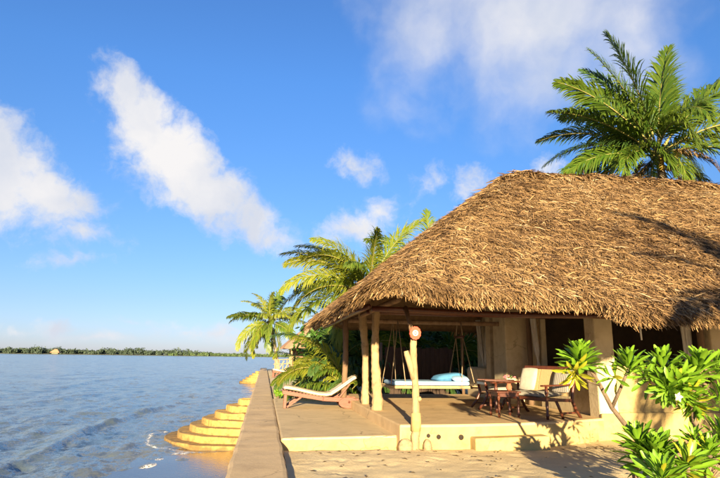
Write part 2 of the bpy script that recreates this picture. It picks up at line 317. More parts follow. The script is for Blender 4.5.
    for sc, st, dist, sx in ((5.0, .35, .03, .5),):
        mp = n.new('ShaderNodeMapping'); mp.inputs['Scale'].default_value = (1, sx, 1); mp.inputs['Rotation'].default_value = (0, 0, .3)
        l.new(g.outputs['Position'], mp.inputs[0])
        w = n.new('ShaderNodeTexNoise'); w.inputs['Scale'].default_value = sc; w.inputs['Detail'].default_value = 3; w.inputs['Roughness'].default_value = .5
        l.new(mp.outputs[0], w.inputs['Vector'])
        bp = n.new('ShaderNodeBump'); bp.inputs['Strength'].default_value = st; bp.inputs['Distance'].default_value = dist
        l.new(w.outputs['Fac'], bp.inputs['Height'])
        if prev: l.new(prev, bp.inputs['Normal'])
        prev = bp.outputs[0]
    l.new(prev, b.inputs['Normal'])
    return m
M['water'] = water_mat()
M['wet_sand'] = pm('wet_sand', (.085, .062, .038), (.06, .045, .03), 1.0, .13, .25, 9, spec=.5, bdist=.02)

# ------------------------------------------------------------------ mesh helpers
def npmesh(name, V, Q, smooth=False, shade=None):
    V = np.asarray(V, np.float32); Q = np.asarray(Q, np.int32); k = Q.shape[1]
    me = bpy.data.meshes.new(name)
    me.vertices.add(len(V)); me.vertices.foreach_set('co', V.ravel())
    me.loops.add(Q.size); me.loops.foreach_set('vertex_index', Q.ravel())
    me.polygons.add(len(Q)); me.polygons.foreach_set('loop_start', np.arange(len(Q), dtype=np.int32) * k)
    me.update(calc_edges=True); me.validate()
    if smooth: me.polygons.foreach_set('use_smooth', np.ones(len(me.polygons), bool))
    if shade is not None:
        at = me.attributes.new('shade', 'FLOAT', 'POINT'); at.data.foreach_set('value', np.asarray(shade, np.float32))
    return me

class MB:
    """collects pieces of ONE part in world (or thing) coordinates"""
    def __init__(s): s.v = []; s.f = []; s.sm = []
    def add(s, V, Fc, smooth=False):
        o = len(s.v); s.v += [tuple(map(float, p)) for p in V]
        for f in Fc: s.f.append([i + o for i in f]); s.sm.append(smooth)
        return s
    def box(s, x0, x1, y0, y1, z0, z1):
        return s.add([(x0, y0, z0), (x1, y0, z0), (x1, y1, z0), (x0, y1, z0), (x0, y0, z1), (x1, y0, z1), (x1, y1, z1), (x0, y1, z1)],
                     [(0, 3, 2, 1), (4, 5, 6, 7), (0, 1, 5, 4), (1, 2, 6, 5), (2, 3, 7, 6), (3, 0, 4, 7)])
    def bar(s, a, b, w, h, upv=(0, 0, 1)):
        a, b, u = Vector(a), Vector(b), Vector(upv); d = (b - a).normalized(); r = d.cross(u).normalized(); u = r.cross(d)
        P = []
        for p in (a, b):
            for i, j in ((-1, -1), (1, -1), (1, 1), (-1, 1)): P.append(p + r * (w / 2 * i) + u * (h / 2 * j))
        return s.add(P, [(3, 2, 1, 0), (4, 5, 6, 7), (0, 1, 5, 4), (1, 2, 6, 5), (2, 3, 7, 6), (3, 0, 4, 7)])
    def tube(s, pts, rad, n=8, wob=0.0, cap=True):
        pts = [Vector(p) for p in pts]; m = len(pts)
        if not hasattr(rad, '__len__'): rad = [rad] * m
        V = []; ref = Vector((0.3, 0.2, 1)) if abs((pts[-1] - pts[0]).normalized().z) < .9 else Vector((1, .2, 0))
        for i, p in enumerate(pts):
            d = (pts[min(i + 1, m - 1)] - pts[max(i - 1, 0)]).normalized(); r = d.cross(ref).normalized(); u = d.cross(r)
            for k in range(n):
                t = 2 * math.pi * k / n; q = rad[i] * (1 + wob * random.uniform(-1, 1))
                V.append(p + r * (math.cos(t) * q) + u * (math.sin(t) * q))
        Fc = [(i * n + k, i * n + (k + 1) % n, (i + 1) * n + (k + 1) % n, (i + 1) * n + k) for i in range(m - 1) for k in range(n)]
        if cap: Fc += [tuple(range(n))[::-1], tuple((m - 1) * n + k for k in range(n))]
        return s.add(V, Fc, True)
    def lathe(s, c, prof, n=16, ax='z'):
        V = []
        for r, h in prof:
            for k in range(n):
                t = 2 * math.pi * k / n; a, b = r * math.cos(t), r * math.sin(t)
                V.append((c[0] + a, c[1] + b, c[2] + h) if ax == 'z' else (c[0] + a, c[1] + h, c[2] + b))
        m = len(prof)
        Fc = [(i * n + k, i * n + (k + 1) % n, (i + 1) * n + (k + 1) % n, (i + 1) * n + k) for i in range(m - 1) for k in range(n)]
        Fc += [tuple(range(n))[::-1], tuple((m - 1) * n + k for k in range(n))]
        return s.add(V, Fc, True)
    def prism(s, poly, z0, z1):
        n = len(poly); V = [(x, y, z0) for x, y in poly] + [(x, y, z1) for x, y in poly]
        return s.add(V, [tuple(range(n))[::-1], tuple(range(n, 2 * n))] + [(i, (i + 1) % n, n + (i + 1) % n, n + i) for i in range(n)])
    def loft(s, secs, smooth=True):
        n = len(secs[0]); V = [p for c in secs for p in c]; m = len(secs)
        Fc = [(i * n + k, i * n + (k + 1) % n, (i + 1) * n + (k + 1) % n, (i + 1) * n + k) for i in range(m - 1) for k in range(n)]
        Fc += [tuple(range(n))[::-1], tuple((m - 1) * n + k for k in range(n))]
        return s.add(V, Fc, smooth)
    def mesh(s, name, off=(0, 0, 0)):
        me = bpy.data.meshes.new(name)
        me.from_pydata([(x - off[0], y - off[1], z - off[2]) for x, y, z in s.v], [], s.f); me.validate()
        me.polygons.foreach_set('use_smooth', np.array(s.sm[:len(me.polygons)], bool)) if len(s.sm) == len(me.polygons) else None
        return me
    def build(s, name, mat, parent=None, bevel=0, sub=0, label=None):
        off = (0, 0, 0)
        if parent is not None:
            off = parent.get('_w', None); off = tuple(off) if off is not None else (0, 0, 0)
        o = bpy.data.objects.new(name, s.mesh(name, off)); COL.objects.link(o)
        o.data.materials.append(M[mat] if isinstance(mat, str) else mat)
        if parent is not None: o.parent = parent; o['_w'] = off
        if bevel:
            b = o.modifiers.new('bevel', 'BEVEL'); b.width = bevel; b.segments = 2; b.limit_method = 'ANGLE'; b.angle_limit = R(40)
        if sub:
            b = o.modifiers.new('sub', 'SUBSURF'); b.levels = sub; b.render_levels = sub
        if label: o['label'] = label
        return o

def tag(o, label, cat, group=None, kind=None):
    if label: o['label'] = label
    if cat: o['category'] = cat
    if group: o['group'] = group
    if kind: o['kind'] = kind
    return o
def thing(name, loc, label, cat, group=None, rz=0):
    e = bpy.data.objects.new(name, None); COL.objects.link(e); e.location = loc; e.rotation_euler = (0, 0, rz)
    e.empty_display_size = .2
    if rz == 0: e['_w'] = tuple(float(v) for v in loc)      # children given in world coordinates
    return tag(e, label, cat, group)
def inst(name, me, parent, mw, mat=None):
    o = bpy.data.objects.new(name, me); COL.objects.link(o); o.parent = parent; o.matrix_local = mw
    return o
def structure(o): o['kind'] = 'structure'; return o

# value noise for geometry
_t = rng.random((64, 64))
def vnoise(x, y):
    x = np.asarray(x, float); y = np.asarray(y, float)
    xi = np.floor(x).astype(int); yi = np.floor(y).astype(int); fx = x - xi; fy = y - yi
    fx = fx * fx * (3 - 2 * fx); fy = fy * fy * (3 - 2 * fy)
    g = lambda a, b: _t[a % 64, b % 64]
    return (g(xi, yi) * (1 - fx) + g(xi + 1, yi) * fx) * (1 - fy) + (g(xi, yi + 1) * (1 - fx) + g(xi + 1, yi + 1) * fx) * fy

def grid_mesh(name, xs, ys, zf):
    X, Y = np.meshgrid(xs, ys); Z = zf(X, Y)
    V = np.stack([X, Y, Z], -1).reshape(-1, 3); nx = len(xs)
    i = np.arange(len(ys) - 1)[:, None] * nx + np.arange(nx - 1)[None, :]
    Q = np.stack([i, i + 1, i + nx + 1, i + nx], -1).reshape(-1, 4)
    return npmesh(name, V, Q, True)

def link_mesh(name, me, mat, parent=None):
    o = bpy.data.objects.new(name, me); COL.objects.link(o); me.materials.append(M[mat] if isinstance(mat, str) else mat)
    if parent is not None: o.parent = parent
    return o

# ================================================================== SETTING
WATER_Z = -1.32
# --- the sea: one sheet to the horizon, real waves near the shore
rr = np.concatenate([9.0 * 1.0075 ** np.arange(0, 400), 9.0 * 1.0075 ** 400 * 1.07 ** np.arange(1, 75)])
azs = np.radians(np.concatenate([np.arange(-110, -34, 2.0), np.arange(-34, 4, .22), np.arange(4, 111, 2.0)]))
RR, AA = np.meshgrid(rr, azs)
SX, SY = RR * np.sin(AA), RR * np.cos(AA)
SZ = np.zeros_like(SX); dr = RR * .0075
wr = np.random.default_rng(3)
for i in range(64):
    lam = float(np.exp(wr.uniform(math.log(.30), math.log(3.6)))); th = wr.normal(0.15, .55); k = 2 * math.pi / lam
    amp = .0050 * lam ** .55 * wr.uniform(.5, 1.2)
    fade = np.clip((lam / (dr * 2.6)) - 1, 0, 1)
    ph = k * (SX * math.cos(th) + SY * math.sin(th)) + wr.uniform(0, 6.28) + 2.2 * vnoise(SX * .13 + i, SY * .13)
    s = np.sin(ph); SZ += amp * fade * (s + .35 * np.cos(2 * ph)) * (.45 + 1.1 * vnoise(SX * .22 + 9 * i, SY * .12 + 3))
for cx0, a0, w0, sl, ym, yw in ((-5.6, .17, .36, .03, 22, 13), (-8.3, .07, .45, .05, 25, 16), (-3.7, .05, .30, -.02, 18, 9), (-12.5, .08, .6, .06, 36, 20), (-17, .10, .8, .02, 60, 30)):
    line = cx0 + sl * (SY - ym) + .9 * (vnoise(SY * .16 + cx0, SY * 0) - .5) * 2
    u = (SX - line) / w0
    prof = np.where(u > 0, np.exp(-(u / .55) ** 2), np.exp(-(u / 1.5) ** 2))
    SZ += a0 * prof * np.exp(-((SY - ym) / yw) ** 2) * (.35 + 1.1 * vnoise(SY * .5 + cx0, SX * .2))
calm = np.clip((-.9 - SX) / 2.2, .12, 1)
SZ = SZ * np.where(SY < 60, calm, 1.0) * np.where(RR > 260, 0, 1)
nx = len(rr); V = np.stack([SX, SY, SZ + WATER_Z], -1).reshape(-1, 3)
i = np.arange(len(azs) - 1)[:, None] * nx + np.arange(nx - 1)[None, :]
sea = link_mesh('sea', npmesh('sea', V, np.stack([i, i + 1, i + nx + 1, i + nx], -1).reshape(-1, 4), True), 'water')
structure(sea); sea['label'] = 'choppy blue grey sea water running in towards the wall'

# --- strip of wet beach below the wall
xs = np.linspace(-6.5, -.34, 60); ys = np.linspace(4, 19.2, 90)
def beach_z(X, Y):
    edge = -3.0 + .055 * (Y - 14) * 3 + .5 * (vnoise(Y * .5, X * 0 + 5) - .5)
    z = WATER_Z + .008 + np.clip(X - edge, -3, 3) * .045 + .03 * (vnoise(X * .7, Y * .5) - .5)
    return z - .5 * np.clip((Y - 17.6), 0, 2)
structure(link_mesh('beach', grid_mesh('beach', xs, ys, beach_z), 'wet_sand'))['label'] = 'smooth wet sand strip below the sea wall'
# --- the ground behind the wall
def axis(vals):
    return np.concatenate([np.linspace(a, b, n, endpoint=False) for a, b, n in vals] + [[vals[-1][1]]])
gx = axis([(.372, 7, 150), (7, 9, 20), (9, 30, 40), (30, 600, 30)]); gy = axis([(-300, -10, 20), (-10, 4, 40), (4, 11, 120), (11, 58, 60)])
def ground_z(X, Y):
    z = .05 * (vnoise(X * .9, Y * .9) - .5) + .02 * (vnoise(X * 3.1, Y * 3.3) - .5) + .008 * (vnoise(X * 9, Y * 9) - .5)
    z = z + .06 * np.clip((X - 4.5) / 3, 0, 1) * np.clip((8 - Y) / 2, 0, 1)
    z = np.where((Y > 9.4) & (X > 2) & (Y < 18), np.minimum(z, 0.0) - .01, z)
    z = np.where((Y > 9.45) & (Y < 18.5) & (X < 2.4), -.12, z)
    z = np.where(Y > 19, .1 + z, z)
    return z
_fp = [(random.uniform(.6, 6.5), random.uniform(4.5, 9.3), random.uniform(0, 3.14), random.uniform(.004, .013)) for _ in range(190)]
def trodden(X, Y):
    z = ground_z(X, Y)
    for x, y, a, d in _fp:
        u = (X - x) * math.cos(a) + (Y - y) * math.sin(a); v = -(X - x) * math.sin(a) + (Y - y) * math.cos(a); q = (u / .15) ** 2 + (v / .075) ** 2
        z = z - d * np.exp(-q) + d * .5 * np.exp(-((q - 1.8) / .7) ** 2)
    return z
gm = grid_mesh('sand_ground', gx, gy, trodden)
go = link_mesh('sand_ground', gm, 'sand'); structure(go)['label'] = 'rough tan sand yard between sea wall and house'
bnk = MB(); bnk.box(.40, 600, 57.98, 66, -3, .05); structure(bnk.build('shore_bank', 'sand'))

# --- terrace platform and raised veranda floor
pf = MB(); pf.prism([(.334, 9.52), (2.46, 9.72), (2.30, 12.3), (2.29, 18.3), (.334, 18.3)], -.2, .196)
po = pf.build('terrace_platform', 'concrete', bevel=.03); structure(po)['label'] = 'low concrete terrace slab under the sun lounger'
fp = MB(); fp.prism([(.334, 9.508), (2.447, 9.706), (2.447, 9.719), (.334, 9.52)], -.15, .160)
fo = fp.build('terrace_front_face', 'plaster', po)
vf = MB(); vf.prism([(2.31, 9.46), (3.4, 9.47), (4.5, 9.60), (5.6, 9.88), (6.69, 10.33), (6.69, 17.4), (2.28, 17.4), (2.28, 12.0)], -.2, .40)
vo = vf.build('veranda_floor', 'veranda', bevel=.025); structure(vo)['label'] = 'raised tan veranda floor with cream painted front face'
ff = MB()
fpts = [(2.33, 9.46), (3.4, 9.47), (4.5, 9.60), (5.6, 9.88), (6.6, 10.29)]
for (a, b), (c, d) in zip(fpts[:-1], fpts[1:]):
    ff.add([(a, b - .012, -.15), (c, d - .012, -.15), (c, d - .012, .355), (a, b - .012, .355), (a, b + .05, -.15), (c, d + .05, -.15), (c, d + .05, .355), (a, b + .05, .355)],
           [(0, 1, 2, 3), (3, 2, 6, 7), (7, 6, 5, 4)])
ff.build('front_face', 'plaster', vo)
st = MB(); st.add([(3.55, 9.22, -.1), (5.0, 9.42, -.1), (5.0, 9.75, -.1), (3.55, 9.55, -.1), (3.55, 9.22, .2), (5.0, 9.42, .2), (5.0, 9.75, .2), (3.55, 9.55, .2)],
                  [(0, 3, 2, 1), (4, 5, 6, 7), (0, 1, 5, 4), (1, 2, 6, 5), (2, 3, 7, 6), (3, 0, 4, 7)])
so_ = st.build('entrance_step', 'plaster', bevel=.025); tag(so_, 'low cream block step in front of the veranda edge', 'step')

# --- the sea wall, with its curved stairs going down to the water
swe = thing('sea_wall', (0, 8, -1.3), 'long tan concrete sea wall running along the water', 'wall')
sw = MB(); secs = []
for y in np.concatenate([np.linspace(-14, 5, 8), np.linspace(5.5, 30, 160), np.linspace(31, 64, 30)]):
    j = lambda a: a * (vnoise(y * 1.7, a * 900) - .5)
    j2 = lambda a: a * (vnoise(y * 4.3, a * 700 + 11) - .5); xl, xr = -.375 + j(.035) + j2(.022), .33 + j(.024) + j2(.014); zt = .2 + j(.014) + j2(.003)
    secs.append([(xl - .12, y, -2.2), (xl, y, zt - .05), (xl + .022, y, zt - .012), (xl + .06, y, zt), (xr - .06, y, zt + j(.008)), (xr - .018, y, zt - .014), (xr, y, zt - .05), (xr + .01, y, -.5)])
sw.loft(secs, False); sw.build('wall_body', 'wall_concrete', swe)
def stairs(yc, n, r_0, dr_, z0, dz, label, base):
    e = thing('curved_steps', (-.38, yc, base), label, 'steps')
    for k in range(n):
        r = r_0 + dr_ * k; zt = z0 - dz * k; zb = zt - dz - .12
        ri = max(r - dr_ - .10, .02)
        m = MB(); S = []
        for t in np.linspace(0, math.pi, 61):
            q = r + .035 * (vnoise(t * 6, k * 3.7) - .5) + .022 * (vnoise(t * 21, k * 5.1) - .5); c, s = math.cos(t - math.pi / 2), math.sin(t - math.pi / 2)
            P = lambda rad, z: (-.385 - rad * c, yc + rad * s, z)
            zz = zt + .035 * (vnoise(t * 5, k * 2.1) - .5) + .012 * (vnoise(t * 23, k * 2.1) - .5)
            S.append([P(ri, zb), P(ri, zz), P(q - .03, zz), P(q - .006, zz - .012), P(q, zz - .04), P(q + .012, zb)])
        m.loft(S, False); m.build('step', 'step_stone', e)
    return e
stairs(20.8, 8, .45, .40, 0.0, .2, 'broad fan of curved yellow stone steps descending from wall into sea', -1.5)
stairs(62.0, 6, .5, .33, -.1, .21, 'small distant set of curved yellow steps near the end of the wall', -1.5)

# --- far shore
def far_land(az0, az1, dist0, dist1, n):
    out = []
    for t in np.linspace(0, 1, n):
        a = R(az0 + (az1 - az0) * t); d = dist0 + (dist1 - dist0) * t
        out.append((a, d))
    return out
land = far_land(-62, 60, 1250, 2100, 70); V = []; Q = []
for a, d in land:
    for dd, z in ((0, WATER_Z - .3), (18, .35), (60, 1.0), (900, 2.0)):
        V.append(((d + dd) * math.sin(a), (d + dd) * math.cos(a), z))
for k in range(len(land) - 1):
    for j in range(3): b = k * 4 + j; Q.append((b, b + 4, b + 5, b + 1))
structure(link_mesh('far_shore', npmesh('far_shore', V, Q), 'far_sand'))
def leafcloud(V, Q, S, c, rx, ry, rz, n, size, rg, upbias=.4):
    """n leaf-clump quads through an uneven crown volume"""
    p = rg.normal(size=(n, 3)); p /= np.linalg.norm(p, axis=1)[:, None]; p *= (rg.random(n) ** .45)[:, None]
    lob = 1 + .35 * np.sin(p[:, 0] * 5 + c[0]) * np.cos(p[:, 1] * 4 + c[1]); p *= lob[:, None]
    pos = p * np.array([rx, ry, rz]) + np.array(c)
    nrm = p + rg.normal(size=(n, 3)) * .7; nrm[:, 2] += upbias; nrm /= np.linalg.norm(nrm, axis=1)[:, None]
    t = np.cross(nrm, rg.normal(size=(n, 3))); t /= np.linalg.norm(t, axis=1)[:, None]; b = np.cross(nrm, t)
    s = size * rg.uniform(.5, 1.3, n)[:, None]
    o = sum(len(v) for v in V)
    V.append(np.stack([pos - t * s, pos + b * s * .45, pos + t * s, pos - b * s * .45], 1).reshape(-1, 3))
    Q.append(np.arange(n * 4).reshape(n, 4) + o); S.append(np.repeat(rg.random(n) * .8 + .1 * (p[:, 2]), 4))
fr = np.random.default_rng(11); V, Q, S = [], [], []; V2, Q2, S2 = [], [], []
for a in np.concatenate([np.arange(-40, -6.5, .20), np.arange(-6.5, -2, .3)]):
    t = (a + 62) / 122; d = 1250 + 850 * t + fr.uniform(15, 60)
    h = fr.uniform(8, 15) * (.75 + .75 * float(vnoise(a * .9 + 40, 2.5))) * (1.0 if a < -8 else .8) * (1.25 if fr.random() < .12 else 1)
    if a > -6.5: h *= .75
    leafcloud(V, Q, S, (d * math.sin(R(a)), d * math.cos(R(a)), h * .5), h * .62, h * .5, h * .55, 110, 3.2, fr)
for a in np.concatenate([np.arange(-62, -40, .6), np.arange(-9, 60, .22)]):
    t = (a + 62) / 122; d = 1250 + 850 * t + fr.uniform(10, 40)
    h = fr.uniform(7.5, 9.5)
    leafcloud(V2, Q2, S2, (d * math.sin(R(a)), d * math.cos(R(a)), h * .4), h * .9, h * .6, h * .55, 70, 3.2, fr)
ft = link_mesh('distant_treeline', npmesh('distant_treeline', np.concatenate(V), np.concatenate(Q), shade=np.concatenate(S)), 'far_leaf')
tag(ft, 'dark green line of distant trees along the far shore', 'trees', kind='stuff')
ft = link_mesh('distant_mangrove', npmesh('distant_mangrove', np.concatenate(V2), np.concatenate(Q2), shade=np.concatenate(S2)), 'far_leaf_bright')
tag(ft, 'low bright green belt of mangrove on the far shore', 'bushes', kind='stuff')
hb = np.array([math.sin(R(-18.85)), math.cos(R(-18.85))]) * 1500
he = thing('shore_hut', (hb[0], hb[1], .2), 'pale pitched hut with thatched roof on the far shore', 'hut')
h_ = MB(); h_.box(hb[0] - 7, hb[0] + 7, hb[1] - 5, hb[1] + 5, .2, 3.5); h_.build('wall', 'far_sand', he)
h_ = MB(); h_.add([(hb[0] - 11, hb[1] - 8, 3), (hb[0] + 11, hb[1] - 8, 3), (hb[0] + 11, hb[1] + 8, 3), (hb[0] - 11, hb[1] + 8, 3), (hb[0] - 3, hb[1], 11), (hb[0] + 3, hb[1], 11)],
                  [(0, 1, 5, 4), (1, 2, 5), (2, 3, 4, 5), (3, 0, 4), (3, 2, 1, 0)]); h_.build('roof', 'far_thatch', he)

# ================================================================== THE HOUSE
house = thing('thatched_house', (6.7, 12.0, 0), 'large open beach house with shaggy hipped thatch roof and cream plaster walls', 'house')
X0, X1, Y0, Y1, EZ = 1.42, 19.0, 8.0, 17.3, 2.47
RXA, RXB, RY, RZ = 6.17, 14.0, 13.0, 6.30
TF, TL, TB, TR = (RZ - EZ) / (RY - Y0), (RZ - EZ) / (RXA - X0), (RZ - EZ) / (Y1 - RY), (RZ - EZ) / (X1 - RXB)
def smin(a, b, k=.45):
    h = np.clip(.5 + .5 * (b - a) / k, 0, 1); return b * (1 - h) + a * h - k * h * (1 - h)
def roof_z(x, y):
    z = smin(EZ + (y - Y0) * TF, EZ + (x - X0) * TL)
    z = smin(z, EZ + (Y1 - y) * TB, .2); z = smin(z, EZ + (X1 - x) * TR)
    return z + .10 * (vnoise(x * .55, y * .55) - .5) + .05 * (vnoise(x * 1.7 + 7, y * 1.7) - .5)
def y_front(x):                                   # the eave is trimmed short in front of the veranda
    t = np.clip((x - 5.05) / .55, 0, 1); t = t * t * (3 - 2 * t)
    return Y0 - .30 * t + .05 * (vnoise(x * 1.9, x * 0) - .5)
def corner(x, y):
    """rounds the plan of the roof's corners"""
    r = 1.3; x = np.array(x, float); y = np.array(y, float); yf = y_front(x)
    for xc, sx in ((X0 + r, -1), (X1 - r, 1)):
        for yc, sy in ((Y0 + r, -1), (Y1 - r, 1)):
            u = (x - xc) * sx / r; v = (y - yc) * sy / r; k = (u > 0) & (v > 0)
            uu = np.clip(u, 0, 1); vv = np.clip(v, 0, 1)
            x = np.where(k, xc + sx * r * u * np.sqrt(1 - vv ** 2 / 2), x); y = np.where(k, yc + sy * r * v * np.sqrt(1 - uu ** 2 / 2), y)
    return x, y
ux = np.concatenate([np.linspace(X0, 7, 44), np.linspace(7.2, X1, 60)]); vv = np.linspace(0, 1, 60)
GX = np.repeat(ux[None, :], 60, 0); GY = y_front(GX) + (Y1 - y_front(GX)) * vv[:, None]
GX, GY = corner(GX, GY)
top = np.stack([GX, GY, roof_z(GX, GY)], -1).reshape(-1, 3); bot = top.copy(); bot[:, 2] -= .13
nxx = len(ux); nt = len(top)
i = np.arange(59)[:, None] * nxx + np.arange(nxx - 1)[None, :]
q1 = np.stack([i, i + 1, i + nxx + 1, i + nxx], -1).reshape(-1, 4); q2 = q1[:, ::-1] + nt
rim = list(range(nxx)) + [nxx * k + nxx - 1 for k in range(1, 60)] + [nxx * 59 + k for k in range(nxx - 2, -1, -1)] + [nxx * k for k in range(58, 0, -1)]
q3 = np.array([(rim[k], rim[(k + 1) % len(rim)], rim[(k + 1) % len(rim)] + nt, rim[k] + nt) for k in range(len(rim))])[:, ::-1]
hw = np.array([6.7, 12.0, 0.0])
roof = link_mesh('roof', npmesh('roof', np.concatenate([top, bot]) - hw, np.concatenate([q1, q2, q3]), True), 'thatch_base', house); roof['_w'] = tuple(hw)

# thatch: every blade of palm straw is real
def straws(x, y, lift, yaw_sd, lmin, lmax, wmin, wmax, offlo, offhi, rg, down=0.0, zoff=0.0):
    n = len(x); e = .05
    x, y = corner(x, y)
    gx_ = (roof_z(x + e, y) - roof_z(x - e, y)) / (2 * e); gy_ = (roof_z(x, y + e) - roof_z(x, y - e)) / (2 * e)
    nrm = np.stack([-gx_, -gy_, np.ones(n)], 1); nrm /= np.linalg.norm(nrm, axis=1)[:, None]
    dn = np.stack([-gx_, -gy_, -(gx_ ** 2 + gy_ ** 2)], 1); dn /= np.linalg.norm(dn, axis=1)[:, None] + 1e-9
    sd_ = np.cross(nrm, dn)
    yw = rg.normal(0, yaw_sd, n)[:, None]
    d = dn * np.cos(yw) + sd_ * np.sin(yw); s = np.cross(nrm, d)
    lf = rg.normal(lift, .11, n)[:, None]
    d = d * np.cos(lf) + nrm * np.sin(lf); d[:, 2] -= down; d /= np.linalg.norm(d, axis=1)[:, None]
    Ln = rg.uniform(lmin, lmax, n)[:, None]; W = rg.uniform(wmin, wmax, n)[:, None] / 2
    roll = rg.normal(0, .5, n)[:, None]; w = (s * np.cos(roll) + np.cross(d, s) * np.sin(roll)) * W
    P = np.stack([x, y, roof_z(x, y) + zoff], 1) + nrm * rg.uniform(offlo, offhi, n)[:, None]
    g = np.array([0, 0, -1.0]) * rg.uniform(.02, .10, n)[:, None]
    p1 = P + d * Ln * .5; p2 = P + d * Ln + g * Ln * 1.3
    Vs = np.stack([P - w, P + w, p1 + w * 1.1, p1 - w * 1.1, p2 + w * .35, p2 - w * .35], 1).reshape(-1, 3)
    b = np.arange(n)[:, None] * 6
    Qs = np.concatenate([b + np.array([[0, 1, 2, 3]]), b + np.array([[3, 2, 4, 5]])], 1).reshape(-1, 4)
    patch = vnoise(x * .8 + 3, y * .8 + np.where(y < RY, 0, 9)) * .5 + vnoise(x * 2.7, y * 2.7) * .5
    sh = np.clip(rg.beta(2.2, 2.2, n) * .80 + (patch - .5) * .75 + .06, 0, 1)
    sh = np.where(rg.random(n) < .19, rg.uniform(0, .18, n), sh); sh = np.where(rg.random(n) < .035, rg.uniform(.85, 1, n), sh)
    return Vs, Qs, np.repeat(sh, 6)
rs = np.random.default_rng(21)
def sample(n, xa, xb, ya, yb, keep): 
    x = rs.uniform(xa, xb, n); y = rs.uniform(ya, yb, n); k = keep(x, y); return x[k], y[k]
PV, PQ, PS, off = [], [], [], 0
def put(t):
    global off
    PV.append(t[0]); PQ.append(t[1] + off); PS.append(t[2]); off += len(t[0])
xa, ya = sample(330000, X0, 14.5, 7.7, 13.2, lambda x, y: (y > y_front(x)) & ((x < 9.5) | (y - 7.7 > (x - 9.5) * .55)))
crs = ((ya + .9 * vnoise(xa * .9, ya * .2)) / .33) % 1.0                     # courses: thicker towards their lower ends
put(straws(xa, ya, .07, .55, .10, .30, .006, .017, -.01, .05, rs, zoff=.05 * (1 - crs)))
kk = rs.random(len(xa)) < .08
put(straws(xa[kk], ya[kk], .30, .95, .10, .30, .008, .02, .02, .08, rs))
xa, ya = sample(26000, X0, 7, 13.2, Y1, lambda x, y: (x - X0) < (Y1 - y) * 1.3 + .6)
put(straws(xa, ya, .10, .42, .22, .46, .016, .032, .0, .08, rs))
xa, ya = sample(22000, 6, X1, 8, Y1, lambda x, y: (y > 13) | (x > 14.5))
put(straws(xa, ya, .10, .42, .4, .7, .04, .07, .0, .08, rs))
for lay in range(4):                                                          # hanging fringe along the eaves
    n = 5200; xa = rs.uniform(X0, 11, n); ya = y_front(xa) + rs.uniform(0, .12, n)
    put(straws(xa, ya, .0, .8, .05, .16, .008, .020, -.05, .04, rs, down=.10 + .1 * lay, zoff=-.035 * lay))
    n = 3600; ya = rs.uniform(Y0, Y1, n); xa = X0 + rs.uniform(0, .10, n)
    put(straws(xa, ya, .0, .8, .05, .20, .012, .026, -.05, .04, rs, down=.10 + .1 * lay, zoff=-.035 * lay))
th = link_mesh('thatch', npmesh('thatch', np.concatenate(PV) - hw, np.concatenate(PQ), shade=np.concatenate(PS)), 'thatch', roof)
tag(th, None, None, kind='stuff')
# ridge roll
rg2 = MB(); rg2.tube([(x, RY + .02 * math.sin(x * 3), RZ + .02 + .035 * math.sin(x * 1.3) + (.07 if x < 6.3 else 0)) for x in np.linspace(6.3, 14.1, 30)], [.03] + [.075] * 28 + [.03], 8, .2)
rg2.build('ridge_roll', 'thatch_base', roof)
xa = rs.uniform(5.95, 14.2, 5000); ya = RY + rs.normal(0, .10, 5000)
t = straws(xa, ya, .05, .9, .2, .4, .015, .03, .06, .16, rs)
ridge_t = link_mesh('ridge_thatch', npmesh('ridge_thatch', t[0] - hw, t[1], shade=t[2]), 'thatch', roof); ridge_t['kind'] = 'stuff'

# rafters and purlins under the thatch
def pole(pts, r, mat='beam', name='rafter', par=None, n=8):
    m = MB(); m.tube(pts, r, n, .06); return m.build(name, mat, par or roof)
under = lambda x, y: float(roof_z(np.array(x), np.array(y))) - .20
for y in np.arange(9.2, 17.0, .62):                                           # left slope
    xs_ = np.linspace(X0 + .06, min(RXA, X0 + .2 + min(y - 7.9, 17.6 - y) * 1.0), 5); pole([(x, y + .02 * math.sin(x), under(x, y)) for x in xs_], .035, 'red_wood')
for x in np.arange(2.4, 12, .75):
    ys_ = np.linspace(float(y_front(np.array(x))) + .08, 8 + min(5, (x - 1.3) * 1.0 + .2), 5); pole([(x, y, under(x, y)) for y in ys_], .035)
pole([(x, 9.95 + .02 * math.sin(2 * x), 2.36 + .02 * math.sin(x)) for x in np.linspace(1.9, 6.8, 8)], .055, 'red_wood', 'purlin')
pole([(x, 12.2 + .03 * math.sin(2 * x), 2.50) for x in np.linspace(2.2, 6.75, 8)], .05, 'red_wood', 'purlin')
pole([(x, 14.0 + .03 * math.sin(2 * x), 2.42) for x in np.linspace(2.1, 6.75, 8)], .06, 'beam', 'purlin')
pole([(2.32 + .03 * math.sin(y), y, 2.52) for y in np.linspace(9.6, 17.2, 9)], .055, 'beam', 'purlin')
pole([(1.72 + .02 * math.sin(y), y, 2.36) for y in np.linspace(9.3, 16.6, 9)], .045, 'red_wood', 'purlin')

